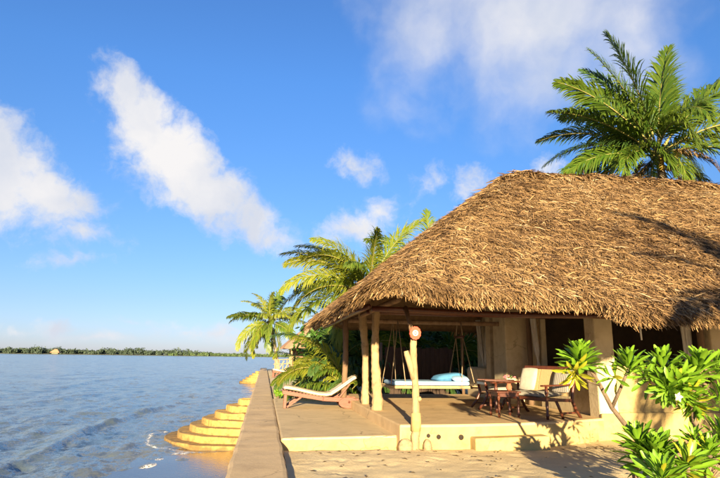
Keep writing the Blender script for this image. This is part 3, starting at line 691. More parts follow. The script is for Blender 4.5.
# posts (crooked peeled logs)
def post(pts, rad, mat, label=None):
    rad = list(rad) if hasattr(rad, '__len__') else [rad] * len(pts)
    P2, R2 = [], []; sd2 = random.random() * 50                       # finer, knotted surface
    for k in range(len(pts) - 1):
        for j in range(4):
            t = j / 4; a, b = Vector(pts[k]), Vector(pts[k + 1]); P2.append(a.lerp(b, t) + Vector((random.uniform(-1, 1), random.uniform(-1, 1), 0)) * rad[k] * .05)
            R2.append((rad[k] * (1 - t) + rad[k + 1] * t) * (1 + .16 * (float(vnoise(sd2 + len(P2) * .45, 3.3)) - .5) + (.10 if random.random() < .08 else 0)))
    P2.append(Vector(pts[-1])); R2.append(rad[-1])
    m = MB(); m.tube(P2, R2, 14, .055); return m.build('post', mat, house, label=label)
def crook(x, y, z0, z1, lean, amp, seed, k=11):
    q = np.random.default_rng(seed); o = q.uniform(0, 6, 2)
    return [(x + lean * t + amp * math.sin(o[0] + 5 * t) * (t > 0) , y + amp * math.sin(o[1] + 4 * t), z0 + (z1 - z0) * t) for t in np.linspace(0, 1, k)]
post(crook(2.47, 13.64, .38, 2.75, -.09, .03, 4), [.105, .10, .095, .09, .085, .085, .09, .09, .10, .105, .10], 'log', 'crooked pale log post bowed to the left')
post(crook(2.45, 12.10, .38, 2.62, -.05, .025, 8), [.13, .12, .105, .10, .095, .088, .084, .08, .084, .085, .085], 'log', 'straight pale log post with a thick whitewashed foot')
post(crook(2.12, 14.9, .15, 2.75, 0, .02, 9), .075, 'dark_log', 'thin dark post at the outer corner')
p = post([(2.62, 9.68, -.02), (2.62, 9.68, .2), (2.635, 9.68, .30), (2.63, 9.68, .60), (2.635, 9.685, .9), (2.62, 9.69, 1.2), (2.60, 9.69, 1.45), (2.60, 9.7, 1.66), (2.605, 9.7, 1.82)],
         [.07, .068, .07, .066, .06, .055, .062, .058, .052], 'log', 'knobbly sawn post carrying the round sign')
m = MB(); m.tube([(2.60, 9.69, 1.15), (2.54, 9.67, 1.38), (2.475, 9.66, 1.56), (2.46, 9.66, 1.62)], [.05, .055, .05, .042], 10, .05); m.build('branch_stub', 'log', p)
m = MB(); m.tube([(2.66, 9.64, .82), (2.715, 9.63, .84)], [.05, .03], 8, .1); m.build('branch_stub', 'log', p)
m = MB(); m.tube([(2.63, 9.68, .31), (2.635, 9.68, .45), (2.63, 9.68, .60)], [.084, .088, .082], 14, .03); m.build('plaster_collar', 'plaster', p)
p.location = (-.07, -.31, 0)
m = MB(); m.tube([(2.60, 9.70, 1.80), (2.60, 9.9, 2.1), (2.59, 10.2, 2.42)], [.045, .04, .04], 8, .05); m.build('upper_pole', 'dark_log', p)

# plaster walls
def wallbox(x0, x1, y0, y1, z0, z1, name='wall', mat='plaster', bev=.03):
    m = MB(); m.box(x0, x1, y0, y1, z0, z1); return m.build(name, mat, house, bevel=bev)
wallbox(6.72, 6.92, 10.76, 13.0, .30, 1.26, 'parapet', 'whitewash')
wallbox(6.60, 7.02, 10.38, 10.755, -.1, 2.9, 'pillar', 'whitewash')
wallbox(6.12, 6.80, 13.6, 14.4, .30, 3.2, 'pillar', 'whitewash')
wallbox(6.80, 6.95, 13.0, 17.3, .30, 3.6, 'wall', 'whitewash')
wallbox(6.44, 6.795, 15.4, 15.72, .30, 3.2, 'pillar', 'whitewash')
wallbox(6.38, 6.79, 15.725, 17.2, .30, 1.26, 'parapet', 'whitewash', bev=.08)
wallbox(7.023, 15.5, 10.40, 10.60, -.1, 1.40, 'parapet')
wallbox(7.0, 15.6, 10.33, 10.399, -.1, .50, 'plinth', bev=.02)
wallbox(6.59, 7.0, 10.30, 10.377, -.1, .48, 'plinth', bev=.02)
wallbox(9.30, 9.62, 10.39, 10.62, 1.403, 2.9, 'pillar', 'whitewash'); wallbox(12.2, 12.6, 10.39, 10.62, 1.403, 2.9, 'pillar'); wallbox(15.1, 15.5, 10.39, 10.62, 1.403, 2.9, 'pillar')
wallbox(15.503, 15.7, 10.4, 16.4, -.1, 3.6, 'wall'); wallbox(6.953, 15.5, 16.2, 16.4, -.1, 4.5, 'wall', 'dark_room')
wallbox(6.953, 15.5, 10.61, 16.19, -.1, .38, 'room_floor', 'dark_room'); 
post([(6.60, 13.28, .38), (6.62, 13.27, 1.4), (6.61, 13.26, 2.9)], [.07, .065, .06], 'dark_log'); post([(6.30, 17.3, .38), (6.29, 17.3, 2.9)], .05, 'dark_log')
post([(9.14, 10.5, 1.39), (9.15, 10.5, 2.7)], .07, 'dark_log'); post([(6.74, 13.08, 1.25), (6.75, 13.05, 2.9)], .05, 'log')
for (a, b, c, d) in (((6.82, 10.76), (6.82, 13.0), 1.261, 1.30), ):
    m = MB(); m.box(6.68, 6.95, a[1] + .01, b[1] - .01, c, d); m.build('sill', 'dark_log', house, bevel=.01)

# curtains: gathered cloth hung in the openings
def curtain(top, bottom, w0, w1, label, knot=None, rz=0.0, group=None):
    m = MB(); secs = []; n = 26
    for t in np.linspace(0, 1, 22):
        wq = w0 + (w1 - w0) * t
        if knot is not None: wq *= 1 - .62 * math.exp(-((t - knot) / .09) ** 2)
        c = [top[j] + (bottom[j] - top[j]) * t for j in range(3)]
        ring = []
        for k in range(n):
            a = 2 * math.pi * k / n; fold = 1 + .28 * math.sin(a * 6 + 2 * t) + .1 * math.sin(a * 11)
            lx, ly = wq * math.cos(a) * fold, wq * .55 * math.sin(a) * fold
            ring.append((c[0] + lx * math.cos(rz) - ly * math.sin(rz), c[1] + lx * math.sin(rz) + ly * math.cos(rz), c[2]))
        secs.append(ring)
    m.loft(secs); o = m.build('curtain', 'curtain'); tag(o, label, 'curtain', group); return o
curtain((6.55, 12.92, 2.75), (6.64, 12.86, 1.18), .10, .085, 'white gathered curtain knotted at its foot beside the settee', knot=.80, rz=1.3)
curtain((6.56, 16.55, 2.7), (6.60, 16.3, 1.30), .12, .07, 'grey curtain tied back in the shaded window behind the bed swing', knot=.9, rz=1.4)
curtain((6.60, 15.95, 2.7), (6.58, 16.1, 1.30), .05, .05, 'thin grey curtain strip hanging at the edge of the shaded window', rz=1.4)
curtain((8.98, 10.72, 2.7), (9.0, 10.72, 1.42), .11, .09, 'pale curtain gathered against the dark post of the front window', rz=.1)
m = MB(); m.tube([(6.42, 8.75, 2.42), (6.41, 8.7, 2.1), (6.42, 8.7, 1.86)], [.014, .018, .013], 6); tag(m.build('hanging_cord', 'curtain'), 'white cord dangling from the thatch edge over the front window', 'cord')

# things set in the foot of the veranda face: shells, stones, solid discs coloured dark like open holes
def lump(name, c, r, label, cat, mat='stone', group=None, seed=0):
    q = np.random.default_rng(seed); m = MB(); prof = []; secs = []
    for t in np.linspace(.04, .96, 9):
        a = math.pi * t; ring = []
        for k in range(14):
            b = 2 * math.pi * k / 14; w = 1 + .22 * math.sin(b * 2 + seed) + .10 * math.sin(b * 5 + 2 * a)
            ring.append((c[0] + r[0] * math.sin(a) * math.cos(b) * w, c[1] + r[1] * math.sin(a) * math.sin(b) * w, c[2] + r[2] * math.cos(a)))
        secs.append(ring)
    m.loft(secs[::-1]); return tag(m.build(name, mat), label, cat, group)
lump('giant_shell', (2.37, 9.33, .07), (.10, .07, .13), 'pale ribbed stone leaning at the foot of the sign post', 'stone', seed=2)
lump('stone', (2.76, 9.38, .05), (.09, .09, .13), 'tan stub of stone between the sign post and the step', 'stone', 'stone', seed=5)
for k, (x, z) in enumerate(((2.80, .22), (2.98, .20), (3.38, .19))):
    m = MB(); m.lathe((x, 9.455, z), [(.034 + .006 * k, .02), (.034 + .006 * k, -.008), (.022, -.012)], 12, 'y')
    o = m.build('drain_pipe', 'pipe_dark'); tag(o, ['dark round pipe mouth just above the small tan stub of stone', 'dark round pipe mouth alone on the cream face past the stub of stone', 'dark round pipe mouth beside the block step'][k], 'pipe', 'pipe mouths in the veranda face')

# dark wooden screen behind the bed swing
scr = thing('wooden_screen', (4.8, 18.3, .1), 'dark brown board screen standing behind the bed swing', 'screen')
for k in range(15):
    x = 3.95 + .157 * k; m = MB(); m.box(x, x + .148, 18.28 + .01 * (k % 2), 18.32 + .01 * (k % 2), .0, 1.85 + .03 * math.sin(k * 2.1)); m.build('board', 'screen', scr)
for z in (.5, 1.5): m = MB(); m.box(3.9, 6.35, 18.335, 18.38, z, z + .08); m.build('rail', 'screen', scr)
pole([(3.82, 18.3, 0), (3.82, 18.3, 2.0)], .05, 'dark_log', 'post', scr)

# ================================================================== FURNITURE
# --- round red sign on the post
sg = thing('round_sign', (2.60, 9.58, 1.97), 'small round red sign with white centre on the knobbly post', 'sign')
m = MB(); V = [];
for yy in (9.555, 9.595):
    for k in range(48): t = 2 * math.pi * k / 48; r = .112 * (1 + .035 * math.sin(12 * t)); V.append((2.60 + r * math.cos(t), yy, 1.95 + 1.14 * r * math.sin(t)))
m.add(V, [tuple(range(48))[::-1], tuple(range(48, 96))] + [(k, (k + 1) % 48, 48 + (k + 1) % 48, 48 + k) for k in range(48)]); m.build('disc', 'red_paint', sg)
m = MB(); m.lathe((2.60, 9.553, 1.95), [(.058, 0), (.058, -.006), (.05, -.008)], 28, 'y'); mm = m.build('white_centre', 'white_paint', sg)
m = MB(); m.tube([(2.60 + .017 * math.cos(t), 9.543, 1.95 + .030 * math.sin(t)) for t in np.linspace(0, 2 * math.pi, 22)], .008, 6, 0, False); m.build('mark', 'red_paint', sg)

sg.location = (2.53, 9.27, 1.94); sg.scale = (.88, 1, .88)
# --- hanging bed swing
bs = thing('bed_swing', (4.2, 14.0, .8), 'hanging bed swing with pale blue mattress on ropes from the beams', 'swing')
m = MB(); m.box(2.98, 5.28, 13.42, 13.50, .775, .845); m.build('frame_rail', 'log', bs, bevel=.01)
m = MB(); m.box(2.98, 5.28, 14.50, 14.58, .775, .845); m.build('frame_rail', 'log', bs, bevel=.01)
for x in (3.02, 5.17): m = MB(); m.box(x, x + .08, 13.503, 14.497, .78, .84); m.build('frame_rail', 'log', bs, bevel=.01)
for k in range(9): x = 3.16 + .218 * k; m = MB(); m.box(x, x + .17, 13.503, 14.497, .80, .825); m.build('slat', 'log', bs)
mt = MB(); mt.box(3.10, 5.08, 13.46, 14.50, .848, .95); mt.build('mattress', 'blue_cloth', bs, bevel=.045)
for x, tx in ((3.06, 3.30), (3.44, 3.30), (4.86, 5.02), (5.22, 5.02)):
    for y in (13.46, 14.54):
        m = MB(); zt = 2.44 if tx < 4 else 2.05
        m.tube([(x, y, .80), ((x + tx) / 2, y + (14.0 - y) * .25, (zt + .8) / 2), (tx, y + (14.0 - y) * .5, zt)], .011, 6); m.build('rope', 'rope', bs)
for y in (13.73, 14.27):
    m = MB(); m.tube([(5.02, y, 2.05), (5.02, (y + 14) / 2, 2.42)], .013, 6); m.build('rope', 'rope', bs)
m = MB(); m.tube([(5.02, 13.7, 2.06), (5.02, 14.3, 2.06)], .035, 8); m.build('spreader', 'red_wood', bs)
def pillow(c, sx, sy, sz, mat, label, rot=(0, 0, 0), name='pillow', cat='pillow', group=None):
    n = 12; V = []; Q_ = []
    for sgn in (1, -1):
        for a in np.linspace(-1, 1, n):
            for b in np.linspace(-1, 1, n):
                h = ((1 - a ** 4) * (1 - b ** 4)) ** .5; V.append((sx * a * (1 - .07 * b * b), sy * b * (1 - .07 * a * a), sgn * sz * h))
    for s_ in (0, 1):
        for a in range(n - 1):
            for b in range(n - 1):
                q = [s_ * n * n + a * n + b, s_ * n * n + (a + 1) * n + b, s_ * n * n + (a + 1) * n + b + 1, s_ * n * n + a * n + b + 1]
                Q_.append(q if s_ == 0 else q[::-1])
    o = link_mesh(name, npmesh(name, V, Q_, True), mat); o.location = c; o.rotation_euler = rot
    return tag(o, label, cat, group)
pillow((4.66, 13.95, 1.03), .40, .28, .10, 'blue_pillow', 'rounded blue pillow lying on the bed swing mattress', (0, -.12, .1))
pillow((4.88, 13.62, 1.005), .22, .13, .065, 'blue_cloth', 'small light blue cushion in front of the blue pillow', (.25, 0, 0), 'cushion', 'cushion')

# --- sun lounger
def lounger(loc, rz, label, group, detail=True):
    e = thing('sun_lounger', loc, label, 'lounger', group, rz if rz else 1e-6)
    prof = [(0.0, .475), (.12, .47), (.35, .43), (.62, .37), (.90, .315), (1.12, .30), (1.25, .325), (1.42, .43), (1.62, .57), (1.80, .70), (1.90, .755)]
    pts = []
    for (a, b), (c, d) in zip(prof[:-1], prof[1:]): pts += [(a, b), ((a + c) / 2, (b + d) / 2)]
    pts.append(prof[-1])
    def sheet(y0, y1, lo, hi, name, mat, bev):
        m = MB(); secs = []
        for k, (x, z) in enumerate(pts):
            x2, z2 = pts[min(k + 1, len(pts) - 1)]; x1, z1 = pts[max(k - 1, 0)]; d = math.hypot(x2 - x1, z2 - z1); nx_, nz_ = -(z2 - z1) / d, (x2 - x1) / d
            secs.append([(x + nx_ * lo, y0, z + nz_ * lo), (x + nx_ * lo, y1, z + nz_ * lo), (x + nx_ * hi, y1, z + nz_ * hi), (x + nx_ * hi, y0, z + nz_ * hi)])
        m.loft(secs, False); return m.build(name, mat, e, bevel=bev)
    cu = sheet(0.02, .66, 0, .085, 'cushion', 'cushion', .025)
    if detail:
        for z in (.018, .07):
            for y in (.016,):
                m = MB(); pp = []
                for k, (x, zz) in enumerate(pts): pp.append((x, y, zz + z))
                m.tube(pp, .007, 5); m.build('piping', 'piping', cu)
        for y in (.24, .45):
            m = MB(); m.tube([(x, y, zz + .088) for x, zz in pts], .008, 5); m.build('stripe', 'piping', cu)
    for y in (0.0, .64):
        m = MB(); m.bar((-.02, y + .02, .40), (1.05, y + .02, .235), .035, .10); m.bar((1.0, y + .02, .24), (1.95, y + .02, .20), .035, .11); m.build('side_rail', 'teak', e, bevel=.006)
        m = MB(); m.bar((.06, y + .06, .385), (.04, y + .06, .0), .05, .075, (1, 0, 0)); m.build('leg', 'teak', e, bevel=.006)
        m = MB(); m.bar((.10, y + .06, .03), (.5, y + .06, .31), .03, .05); m.build('brace', 'teak', e, bevel=.004)
        w = MB(); w.lathe((1.70, y - .02 if y == 0 else y + .045, .165), [(.145, 0), (.145, .035), (.13, .04)], 32, 'y'); w.v = [(1.70 + (x - 1.70) * 1.75 - .02, y_, z_ - .02) for x, y_, z_ in w.v]; w.sm = [False] * len(w.sm); wo_ = w.build('end_board', 'teak', e, bevel=.008)
        w = MB(); w.lathe((1.70, y - .026 if y == 0 else y + .08, .165), [(.03, 0), (.03, .012)], 14, 'y'); w.build('hub', 'red_wood', wo_)
        m = MB(); m.bar((1.40, y + .05, .22), (1.72, y + .05, .62), .03, .045); m.build('back_stay', 'teak', e, bevel=.004)
    for k in range(12):
        x = .05 + k * .088; z = .455 - x * .155; m = MB(); m.box(x, x + .06, .04, .62, z - .02, z); 
        if detail: m.build('slat', 'teak', e)
    m = MB(); m.bar((-.02, .02, .42), (-.02, .66, .42), .03, .10); m.build('foot_board', 'teak', e, bevel=.005)
    m = MB(); m.bar((1.66, .60, .2), (2.05, .60, .19), .05, .05); m.build('handle', 'teak', e, bevel=.005)
    return e
lounger((.53, 14.75, .197), R(-1.5), 'teak lounger with cream striped cushion on the concrete terrace slab', None)
lounger((.62, 38.5, .11), R(4), 'distant red brown lounger beside the end of the sea wall', None, False)

# --- settee against the wall (faces the sea), with loose cushions
def turned(m, x, y, z0, z1, r):
    prof = [(r, 0), (r, .08), (r * 1.35, .10), (r * 1.35, .13), (r * .8, .16), (r * 1.15, .45), (r * .8, .72), (r * 1.35, .78), (r * 1.35, .84), (r, .87), (r, 1)]
    h = z1 - z0; m.lathe((x, y, z0), [(a, b * h) for a, b in prof], 12); return m
def seatthing(name, loc, rz, width, label, cat, panels, back=True):
    """local: x = width, -y = front; back reclines"""
    e = thing(name, loc, label, cat, None, rz); D = .62; w2 = width / 2
    for sx in (-1, 1):
        m = MB(); turned(m, sx * w2, -.30, 0, .60, .027); m.build('leg', 'red_wood', e)
        m = MB(); m.tube([(sx * w2, .62, 0), (sx * w2, .50, .14), (sx * w2, .40, .33), (sx * w2, .44, .55), (sx * w2, .58, .93)][:5 if back else 4], [.030, .032, .035, .032, .026][:5 if back else 4], 8); m.build('leg', 'red_wood', e)
        m = MB(); m.tube([(sx * w2, .12, 0), (sx * w2, .05, .15), (sx * w2, -.05, .33)], [.026, .028, .03], 8); m.build('brace', 'red_wood', e)
        m = MB(); m.bar((sx * w2, .08, .10), (sx * w2, .55, .10), .03, .035); m.build('stretcher', 'red_wood', e, bevel=.005)
        m = MB(); m.bar((sx * w2, -.42, .615), (sx * w2, .47, .63), .085, .03); m.build('arm_rest', 'red_wood', e, bevel=.01)
        m = MB(); m.bar((sx * w2, -.30, .36), (sx * w2, .41, .33), .035, .06); m.build('side_rail', 'red_wood', e, bevel=.005)
    m = MB(); m.bar((-w2, -.30, .36), (w2, -.30, .36), .04, .07); m.build('front_rail', 'red_wood', e, bevel=.006)
    m = MB(); m.bar((-w2, .585 if back else .45, .94 if back else .56), (w2, .585 if back else .45, .94 if back else .56), .04, .07); m.build('top_rail', 'red_wood', e, bevel=.008)
    m = MB(); m.add([(-w2, -.29, .385), (w2, -.29, .385), (w2, .40, .35), (-w2, .40, .35), (-w2, -.29, .37), (w2, -.29, .37), (w2, .40, .335), (-w2, .40, .335)], [(0, 1, 2, 3), (7, 6, 5, 4), (0, 4, 5, 1), (1, 5, 6, 2), (2, 6, 7, 3), (3, 7, 4, 0)]); m.build('seat', 'cane', e)
    for k in range(panels):
        a = -w2 + .02 + k * (width - .04) / panels; b = a + (width - .04) / panels - .02
        m = MB(); m.add([(a, .42, .40), (b, .42, .40), (b, .575, .91), (a, .575, .91), (a, .44, .40), (b, .44, .40), (b, .595, .91), (a, .595, .91)], [(3, 2, 1, 0), (4, 5, 6, 7), (0, 1, 5, 4), (1, 2, 6, 5), (2, 3, 7, 6), (3, 0, 4, 7)]); m.build('back_panel', 'cane', e)
    return e
seatthing('settee', (5.36, 10.80, .403), R(-70), 1.36, 'dark red wood settee with cane back against the house wall', 'settee', 3)
def on_settee(lx, ly, lz):
    a = R(-70); return (5.36 + lx * math.cos(a) - ly * math.sin(a), 10.80 + lx * math.sin(a) + ly * math.cos(a), .403 + lz)
pillow(on_settee(0, .04, .425), .60, .32, .05, 'white_cloth', 'long white seat cushion on the settee', (.05, 0, R(-70)), 'seat_cushion', 'cushion')
pillow(on_settee(.44, .43, .70), .23, .24, .045, 'striped_cloth', 'grey striped back cushion at the settee end beside the front pillar', (R(72), 0, R(-70)), 'back_cushion', 'cushion')
pillow(on_settee(-.46, .43, .70), .23, .24, .045, 'white_cloth', 'white back cushion at the settee end behind the flower vase', (R(72), 0, R(-70)), 'back_cushion', 'cushion')
seatthing('armchair', (5.40, 12.35, .403), R(84), .62, 'low backless red wood armchair with white seat beside the small table', 'armchair', 0, False)
pillow((5.38, 12.35, .403 + .425), .27, .28, .06, 'white_cloth', 'square white seat cushion on the armchair', (0, 0, R(8)), 'seat_cushion', 'cushion')
tb = thing('side_table', (4.72, 10.66, .403), 'small red wood side table between armchair and settee', 'table')
for sx in (-.2, .2):
    for sy in (-.2, .2): m = MB(); turned(m, 4.72 + sx, 10.66 + sy, .403, .86, .022); m.build('leg', 'red_wood' if sx > 0 else 'teak', tb)
m = MB(); m.box(4.47, 4.97, 10.41, 10.91, .862, .895); m.build('table_top', 'red_wood', tb, bevel=.008)
m = MB(); m.box(4.51, 4.93, 10.45, 10.87, .79, .86); m.build('apron', 'red_wood', tb)
va = thing('flower_vase', (4.86, 10.72, .897), 'vase with pink flowers and green leaves on the side table', 'vase')
m = MB(); m.lathe((4.86, 10.72, .897), [(.035, 0), (.055, .03), (.06, .07), (.04, .12), (.045, .135)], 16); m.build('pot', 'terracotta', va)

# ================================================================== PLANTS
def frond_mesh(length, e0, droop, pairs, seed, wleaf=.045, lmax=.95, mat='palm_leaf', hang=.35, twist=0.0, wind=0.0):
    """palm frond leaving the origin along +X at elevation e0, bending down by 'droop'; leaflets both sides"""
    q = np.random.default_rng(seed); n = 22; P = [np.zeros(3)]; D = []
    for k in range(n):
        t = (k + .5) / n; a = e0 - droop * t ** 1.5; w = wind * t * t
        d = np.array([math.cos(a) * math.cos(w), math.cos(a) * math.sin(w), math.sin(a)]); D.append(d); P.append(P[-1] + d * length / n)
    P = np.array(P); D.append(D[-1]); D = np.array(D)
    V, Fq, S = [], [], []
    # rachis
    for k in range(n + 1):
        r = .035 * (length / 4.5) * (1 - .9 * k / n) + .003; d = D[k]; s = np.cross(d, [0, 0, 1]); s /= np.linalg.norm(s) + 1e-9; u = np.cross(s, d)
        for j in range(4):
            a = j * math.pi / 2 + .785; V.append(P[k] + (s * math.cos(a) * 1.3 + u * math.sin(a)) * r); S.append(1.0)
    for k in range(n):
        for j in range(4): Fq.append((k * 4 + j, k * 4 + (j + 1) % 4, k * 4 + 4 + (j + 1) % 4, k * 4 + 4 + j))
    nr = len(Fq)
    for k in range(pairs):
        t = .16 + .84 * (k + .5) / pairs; f = t * n; i0 = min(int(f), n - 1); p = P[i0] + (P[i0 + 1] - P[i0]) * (f - i0); d = D[i0]
        s0 = np.cross(d, [0, 0, 1]); s0 /= np.linalg.norm(s0) + 1e-9; u0_ = np.cross(s0, d)
        tw = twist
        ll = lmax * (length / 4.5) * (math.sin(math.pi * min(1, .18 + .82 * t) ** .75) ** .6 * .85 + .15) * q.uniform(.85, 1.1)
        for sgn in (1, -1):
            if q.random() < .06: continue
            s = (s0 * math.cos(tw) + u0_ * math.sin(tw)) * sgn; u = np.cross(d, s) * sgn * -1
            if u[2] < 0: u = -u
            fa = R(52 - 30 * t + q.normal(0, 8)); va_ = R(22 + q.normal(0, 12))
            ld = d * math.sin(math.pi / 2 - fa) + s * math.cos(math.pi / 2 - fa) * math.cos(va_) + u * math.sin(va_) * .5; ld /= np.linalg.norm(ld)
            g = np.array([0, 0, -1.0]) * hang * q.uniform(.6, 1.4)
            p1 = p + ld * ll * .45; l2 = ld + g; l2 /= np.linalg.norm(l2); p2 = p1 + l2 * ll * .32; l3 = l2 + g * 1.2; l3 /= np.linalg.norm(l3); p3 = p2 + l3 * ll * .25
            wv = np.cross(ld, u); wv /= np.linalg.norm(wv); wv = wv * wleaf / 2 * (length / 4.5) * q.uniform(.8, 1.2)
            b = len(V); V += [p - wv * .4, p + wv * .4, p1 + wv, p1 - wv, p2 + wv * .75, p2 - wv * .75, p3 + wv * .12, p3 - wv * .12]
            sh = float(np.clip(q.normal(.42, .27), 0, 1)); S += [sh * .8, sh * .8, sh, sh, sh, sh, min(1, sh + .25), min(1, sh + .25)]
            Fq += [(b, b + 1, b + 2, b + 3), (b + 3, b + 2, b + 4, b + 5), (b + 5, b + 4, b + 6, b + 7)]
    me = npmesh('frond', V, Fq, False, S); me.materials.append(M[mat]); me.materials.append(M['rachis'])
    mi = np.zeros(len(me.polygons), np.int32); mi[:nr] = 1; me.polygons.foreach_set('material_index', mi)
    return me

_fr = {}
def frond(length, e0, droop, pairs, mat, seed, **k):
    key = (length, e0, droop, pairs, mat, seed, tuple(k.items()))
    if key not in _fr: _fr[key] = frond_mesh(length, R(e0), R(droop), pairs, seed, mat=mat, **k)
    return _fr[key]

def palm(loc, height, label, fronds, length, mat='palm_leaf', pairs=52, lean=(0, 0), tr=.16, coconuts=0, group=None, wind=0.0, mats=None, hang=.35, wleaf=.045):
    """fronds: list of (heading deg, elevation deg, droop deg, scale)"""
    e = thing('coconut_palm', loc, label, 'palm tree', group)
    topz = loc[2] + height; T = np.array([loc[0] + lean[0], loc[1] + lean[1], topz])
    if height > .8:
        pts, rad = [], []
        nn = max(10, int(height / .16))
        for k in range(nn + 1):
            t = k / nn; pts.append((loc[0] + lean[0] * t ** 1.6, loc[1] + lean[1] * t ** 1.6, loc[2] - .1 + (height + .1) * t)); rad.append(tr * (1.25 - .5 * t + .5 * math.exp(-t * 14)) * (1.06 if k % 2 else .96))
        m = MB(); m.tube(pts, rad, 10, .03); m.build('trunk', 'trunk', e)
    q = np.random.default_rng(int(abs(loc[0] * 100 + loc[1] * 7)) + 1)
    for k, (hd, elv, dr_, sc) in enumerate(fronds):
        mt_ = (mats[k % len(mats)] if mats else mat)
        me = frond(length, int(elv / 5) * 5, int(dr_ / 10) * 10, int(pairs * 1.35), mt_, k % 3, wind=wind, hang=hang * (1.3 if elv > 40 else 2.0), wleaf=wleaf * 1.25, lmax=1.12, twist=(-.75, .1, .8)[k % 3])
        off_ = T - np.array(loc)
        M4 = Matrix.Translation(Vector(off_) + Vector((q.normal(0, .05), q.normal(0, .05), q.normal(0, .06) - .12 * (1 - elv / 90)))) @ Matrix.Rotation(R(hd), 4, 'Z') @ Matrix.Rotation(q.normal(0, .12), 4, 'X') @ Matrix.Scale(sc, 4)
        inst('frond', me, e, M4)
    if height > .8:                                   # fibrous boss and old leaf bases
        m = MB(); m.lathe((T[0], T[1], T[2] - .45), [(tr * .9, 0), (tr * 1.6, .18), (tr * 1.7, .36), (tr * 1.1, .55), (tr * .3, .7)], 12); m.build('crown_base', 'rachis', e)
    for k in range(coconuts):
        a = q.uniform(0, 6.28); r = q.uniform(.22, .45)
        m = MB(); c = (T[0] + r * math.cos(a) + .25, T[1] + r * math.sin(a) - .15, T[2] - q.uniform(.25, .85)); s = q.uniform(.10, .14)
        m.lathe(c, [(s * .2, -s * 1.15), (s * .75, -s * .8), (s, 0), (s * .8, s * .75), (s * .25, s * 1.1)], 10); m.build('coconut', 'coconut', e)
    return e
def rosette_fronds(n, seed, elo=-35, ehi=82, sc=(.85, 1.1)):
    q = np.random.default_rng(seed); out = []
    for k in range(n):
        t = k / (n - 1); out.append((k * 137.5 + q.uniform(-14, 14), ehi - (ehi - elo) * t ** .85 + q.uniform(-6, 6), 55 + 45 * t + q.uniform(-15, 15), q.uniform(*sc)))
    return out

# tall palm behind the roof: heading 0 = +X (right), 180 = left
big = aty(658, 152, 20.0)
BF = [(-15, 82, 10, 1.04), (165, 78, 20, 1.0), (182, 66, 30, .98), (178, 50, 40, .98), (186, 32, 40, .98), (172, 14, 60, .85), (200, -5, 70, .75), (8, 60, 40, 1.1), (-12, 36, 60, 1.1),
      (-30, 12, 80, .95), (-70, 20, 110, .7), (-110, 30, 120, .8), (10, -15, 80, .8), (-100, -20, 70, .6), (80, 45, 70, 1.0), (110, 30, 80, 1.0), (60, 10, 90, 1.0), (140, 0, 90, 1.0), (-140, -25, 60, .6), (-40, -30, 60, .65), (-160, 6, 90, .7), (-95, 45, 120, .75), (-60, -5, 90, .6), (-125, 5, 100, .65), (-20, -40, 50, .6), (190, -35, 50, .55), (-80, -50, 40, .5), (30, 25, 80, .95), (150, 40, 60, .95), (140, 72, 30, .95), (120, 58, 50, 1.0), (40, 70, 30, 1.0), (205, 40, 60, .85), (-25, 58, 50, .95), (160, 22, 60, .9)]
BM = ['palm_leaf'] * 21 + ['palm_leaf', 'palm_leaf_dry', 'palm_leaf', 'palm_leaf_dry', 'palm_leaf_dry', 'palm_leaf_dry', 'palm_leaf', 'palm_leaf_dark', 'palm_leaf_dark', 'palm_leaf', 'palm_leaf', 'palm_leaf', 'palm_leaf', 'palm_leaf_dark']
palm((big[0] + .4, 20.0, 0), big[2], 'tall coconut palm with yellow nuts rising behind the thatch ridge', BF, 5.6, mats=BM, pairs=74, lean=(-.4, 0), tr=.2, coconuts=16, hang=.28, wleaf=.05)
# palm at the far end of the sea wall
pa = aty(270, 322, 48.0)
palm((1.15, 48.0, 0), pa[2] + .1, 'young coconut palm standing alone at the far end of the sea wall', rosette_fronds(28, 5, -50, 82), 3.7, mats=['palm_leaf', 'palm_leaf_yellow', 'palm_leaf_yellow'], pairs=44, lean=(pa[0] - 1.15, 0), tr=.13, wind=.5, wleaf=.075, hang=.5)
# palms behind the left slope of the roof
pb = aty(368, 292, 21.5)
palm((pb[0], 21.5, 0), pb[2], 'bushy coconut palm behind the low left corner of the roof', rosette_fronds(30, 8, -30, 66) + [(175, 48, 70, 1.0), (160, 58, 60, 1.0), (188, 34, 80, 1.0), (205, 52, 80, .95), (170, 22, 80, 1.0), (195, 64, 60, .9)], 3.8, mats=['palm_leaf_yellow', 'palm_leaf', 'palm_leaf_yellow'], pairs=72, tr=.14, wleaf=.042, hang=.4)
pc = aty(428, 278, 24.5)
palm((pc[0], 24.5, 0), pc[2], 'coconut palm mostly hidden by the roof with two frond tips above it', [(172, 62, 70, 1.0), (100, 84, 20, 1.1), (185, 40, 80, 1.0), (200, 20, 80, .9), (0, 50, 80, 1), (60, 50, 80, 1), (-60, 40, 90, .9), (120, 20, 90, .9), (20, 10, 90, .9), (240, 10, 90, .9)], 3.6, pairs=50, tr=.15)
pd = aty(346, 312, 27.0)
palm((pd[0], 27.0, 0), pd[2] - .6, 'leafy coconut palm between the lone palm and the house', rosette_fronds(18, 12, -25, 70), 2.8, mats=['palm_leaf', 'palm_leaf_yellow'], pairs=46, tr=.13, hang=.45, wleaf=.055)
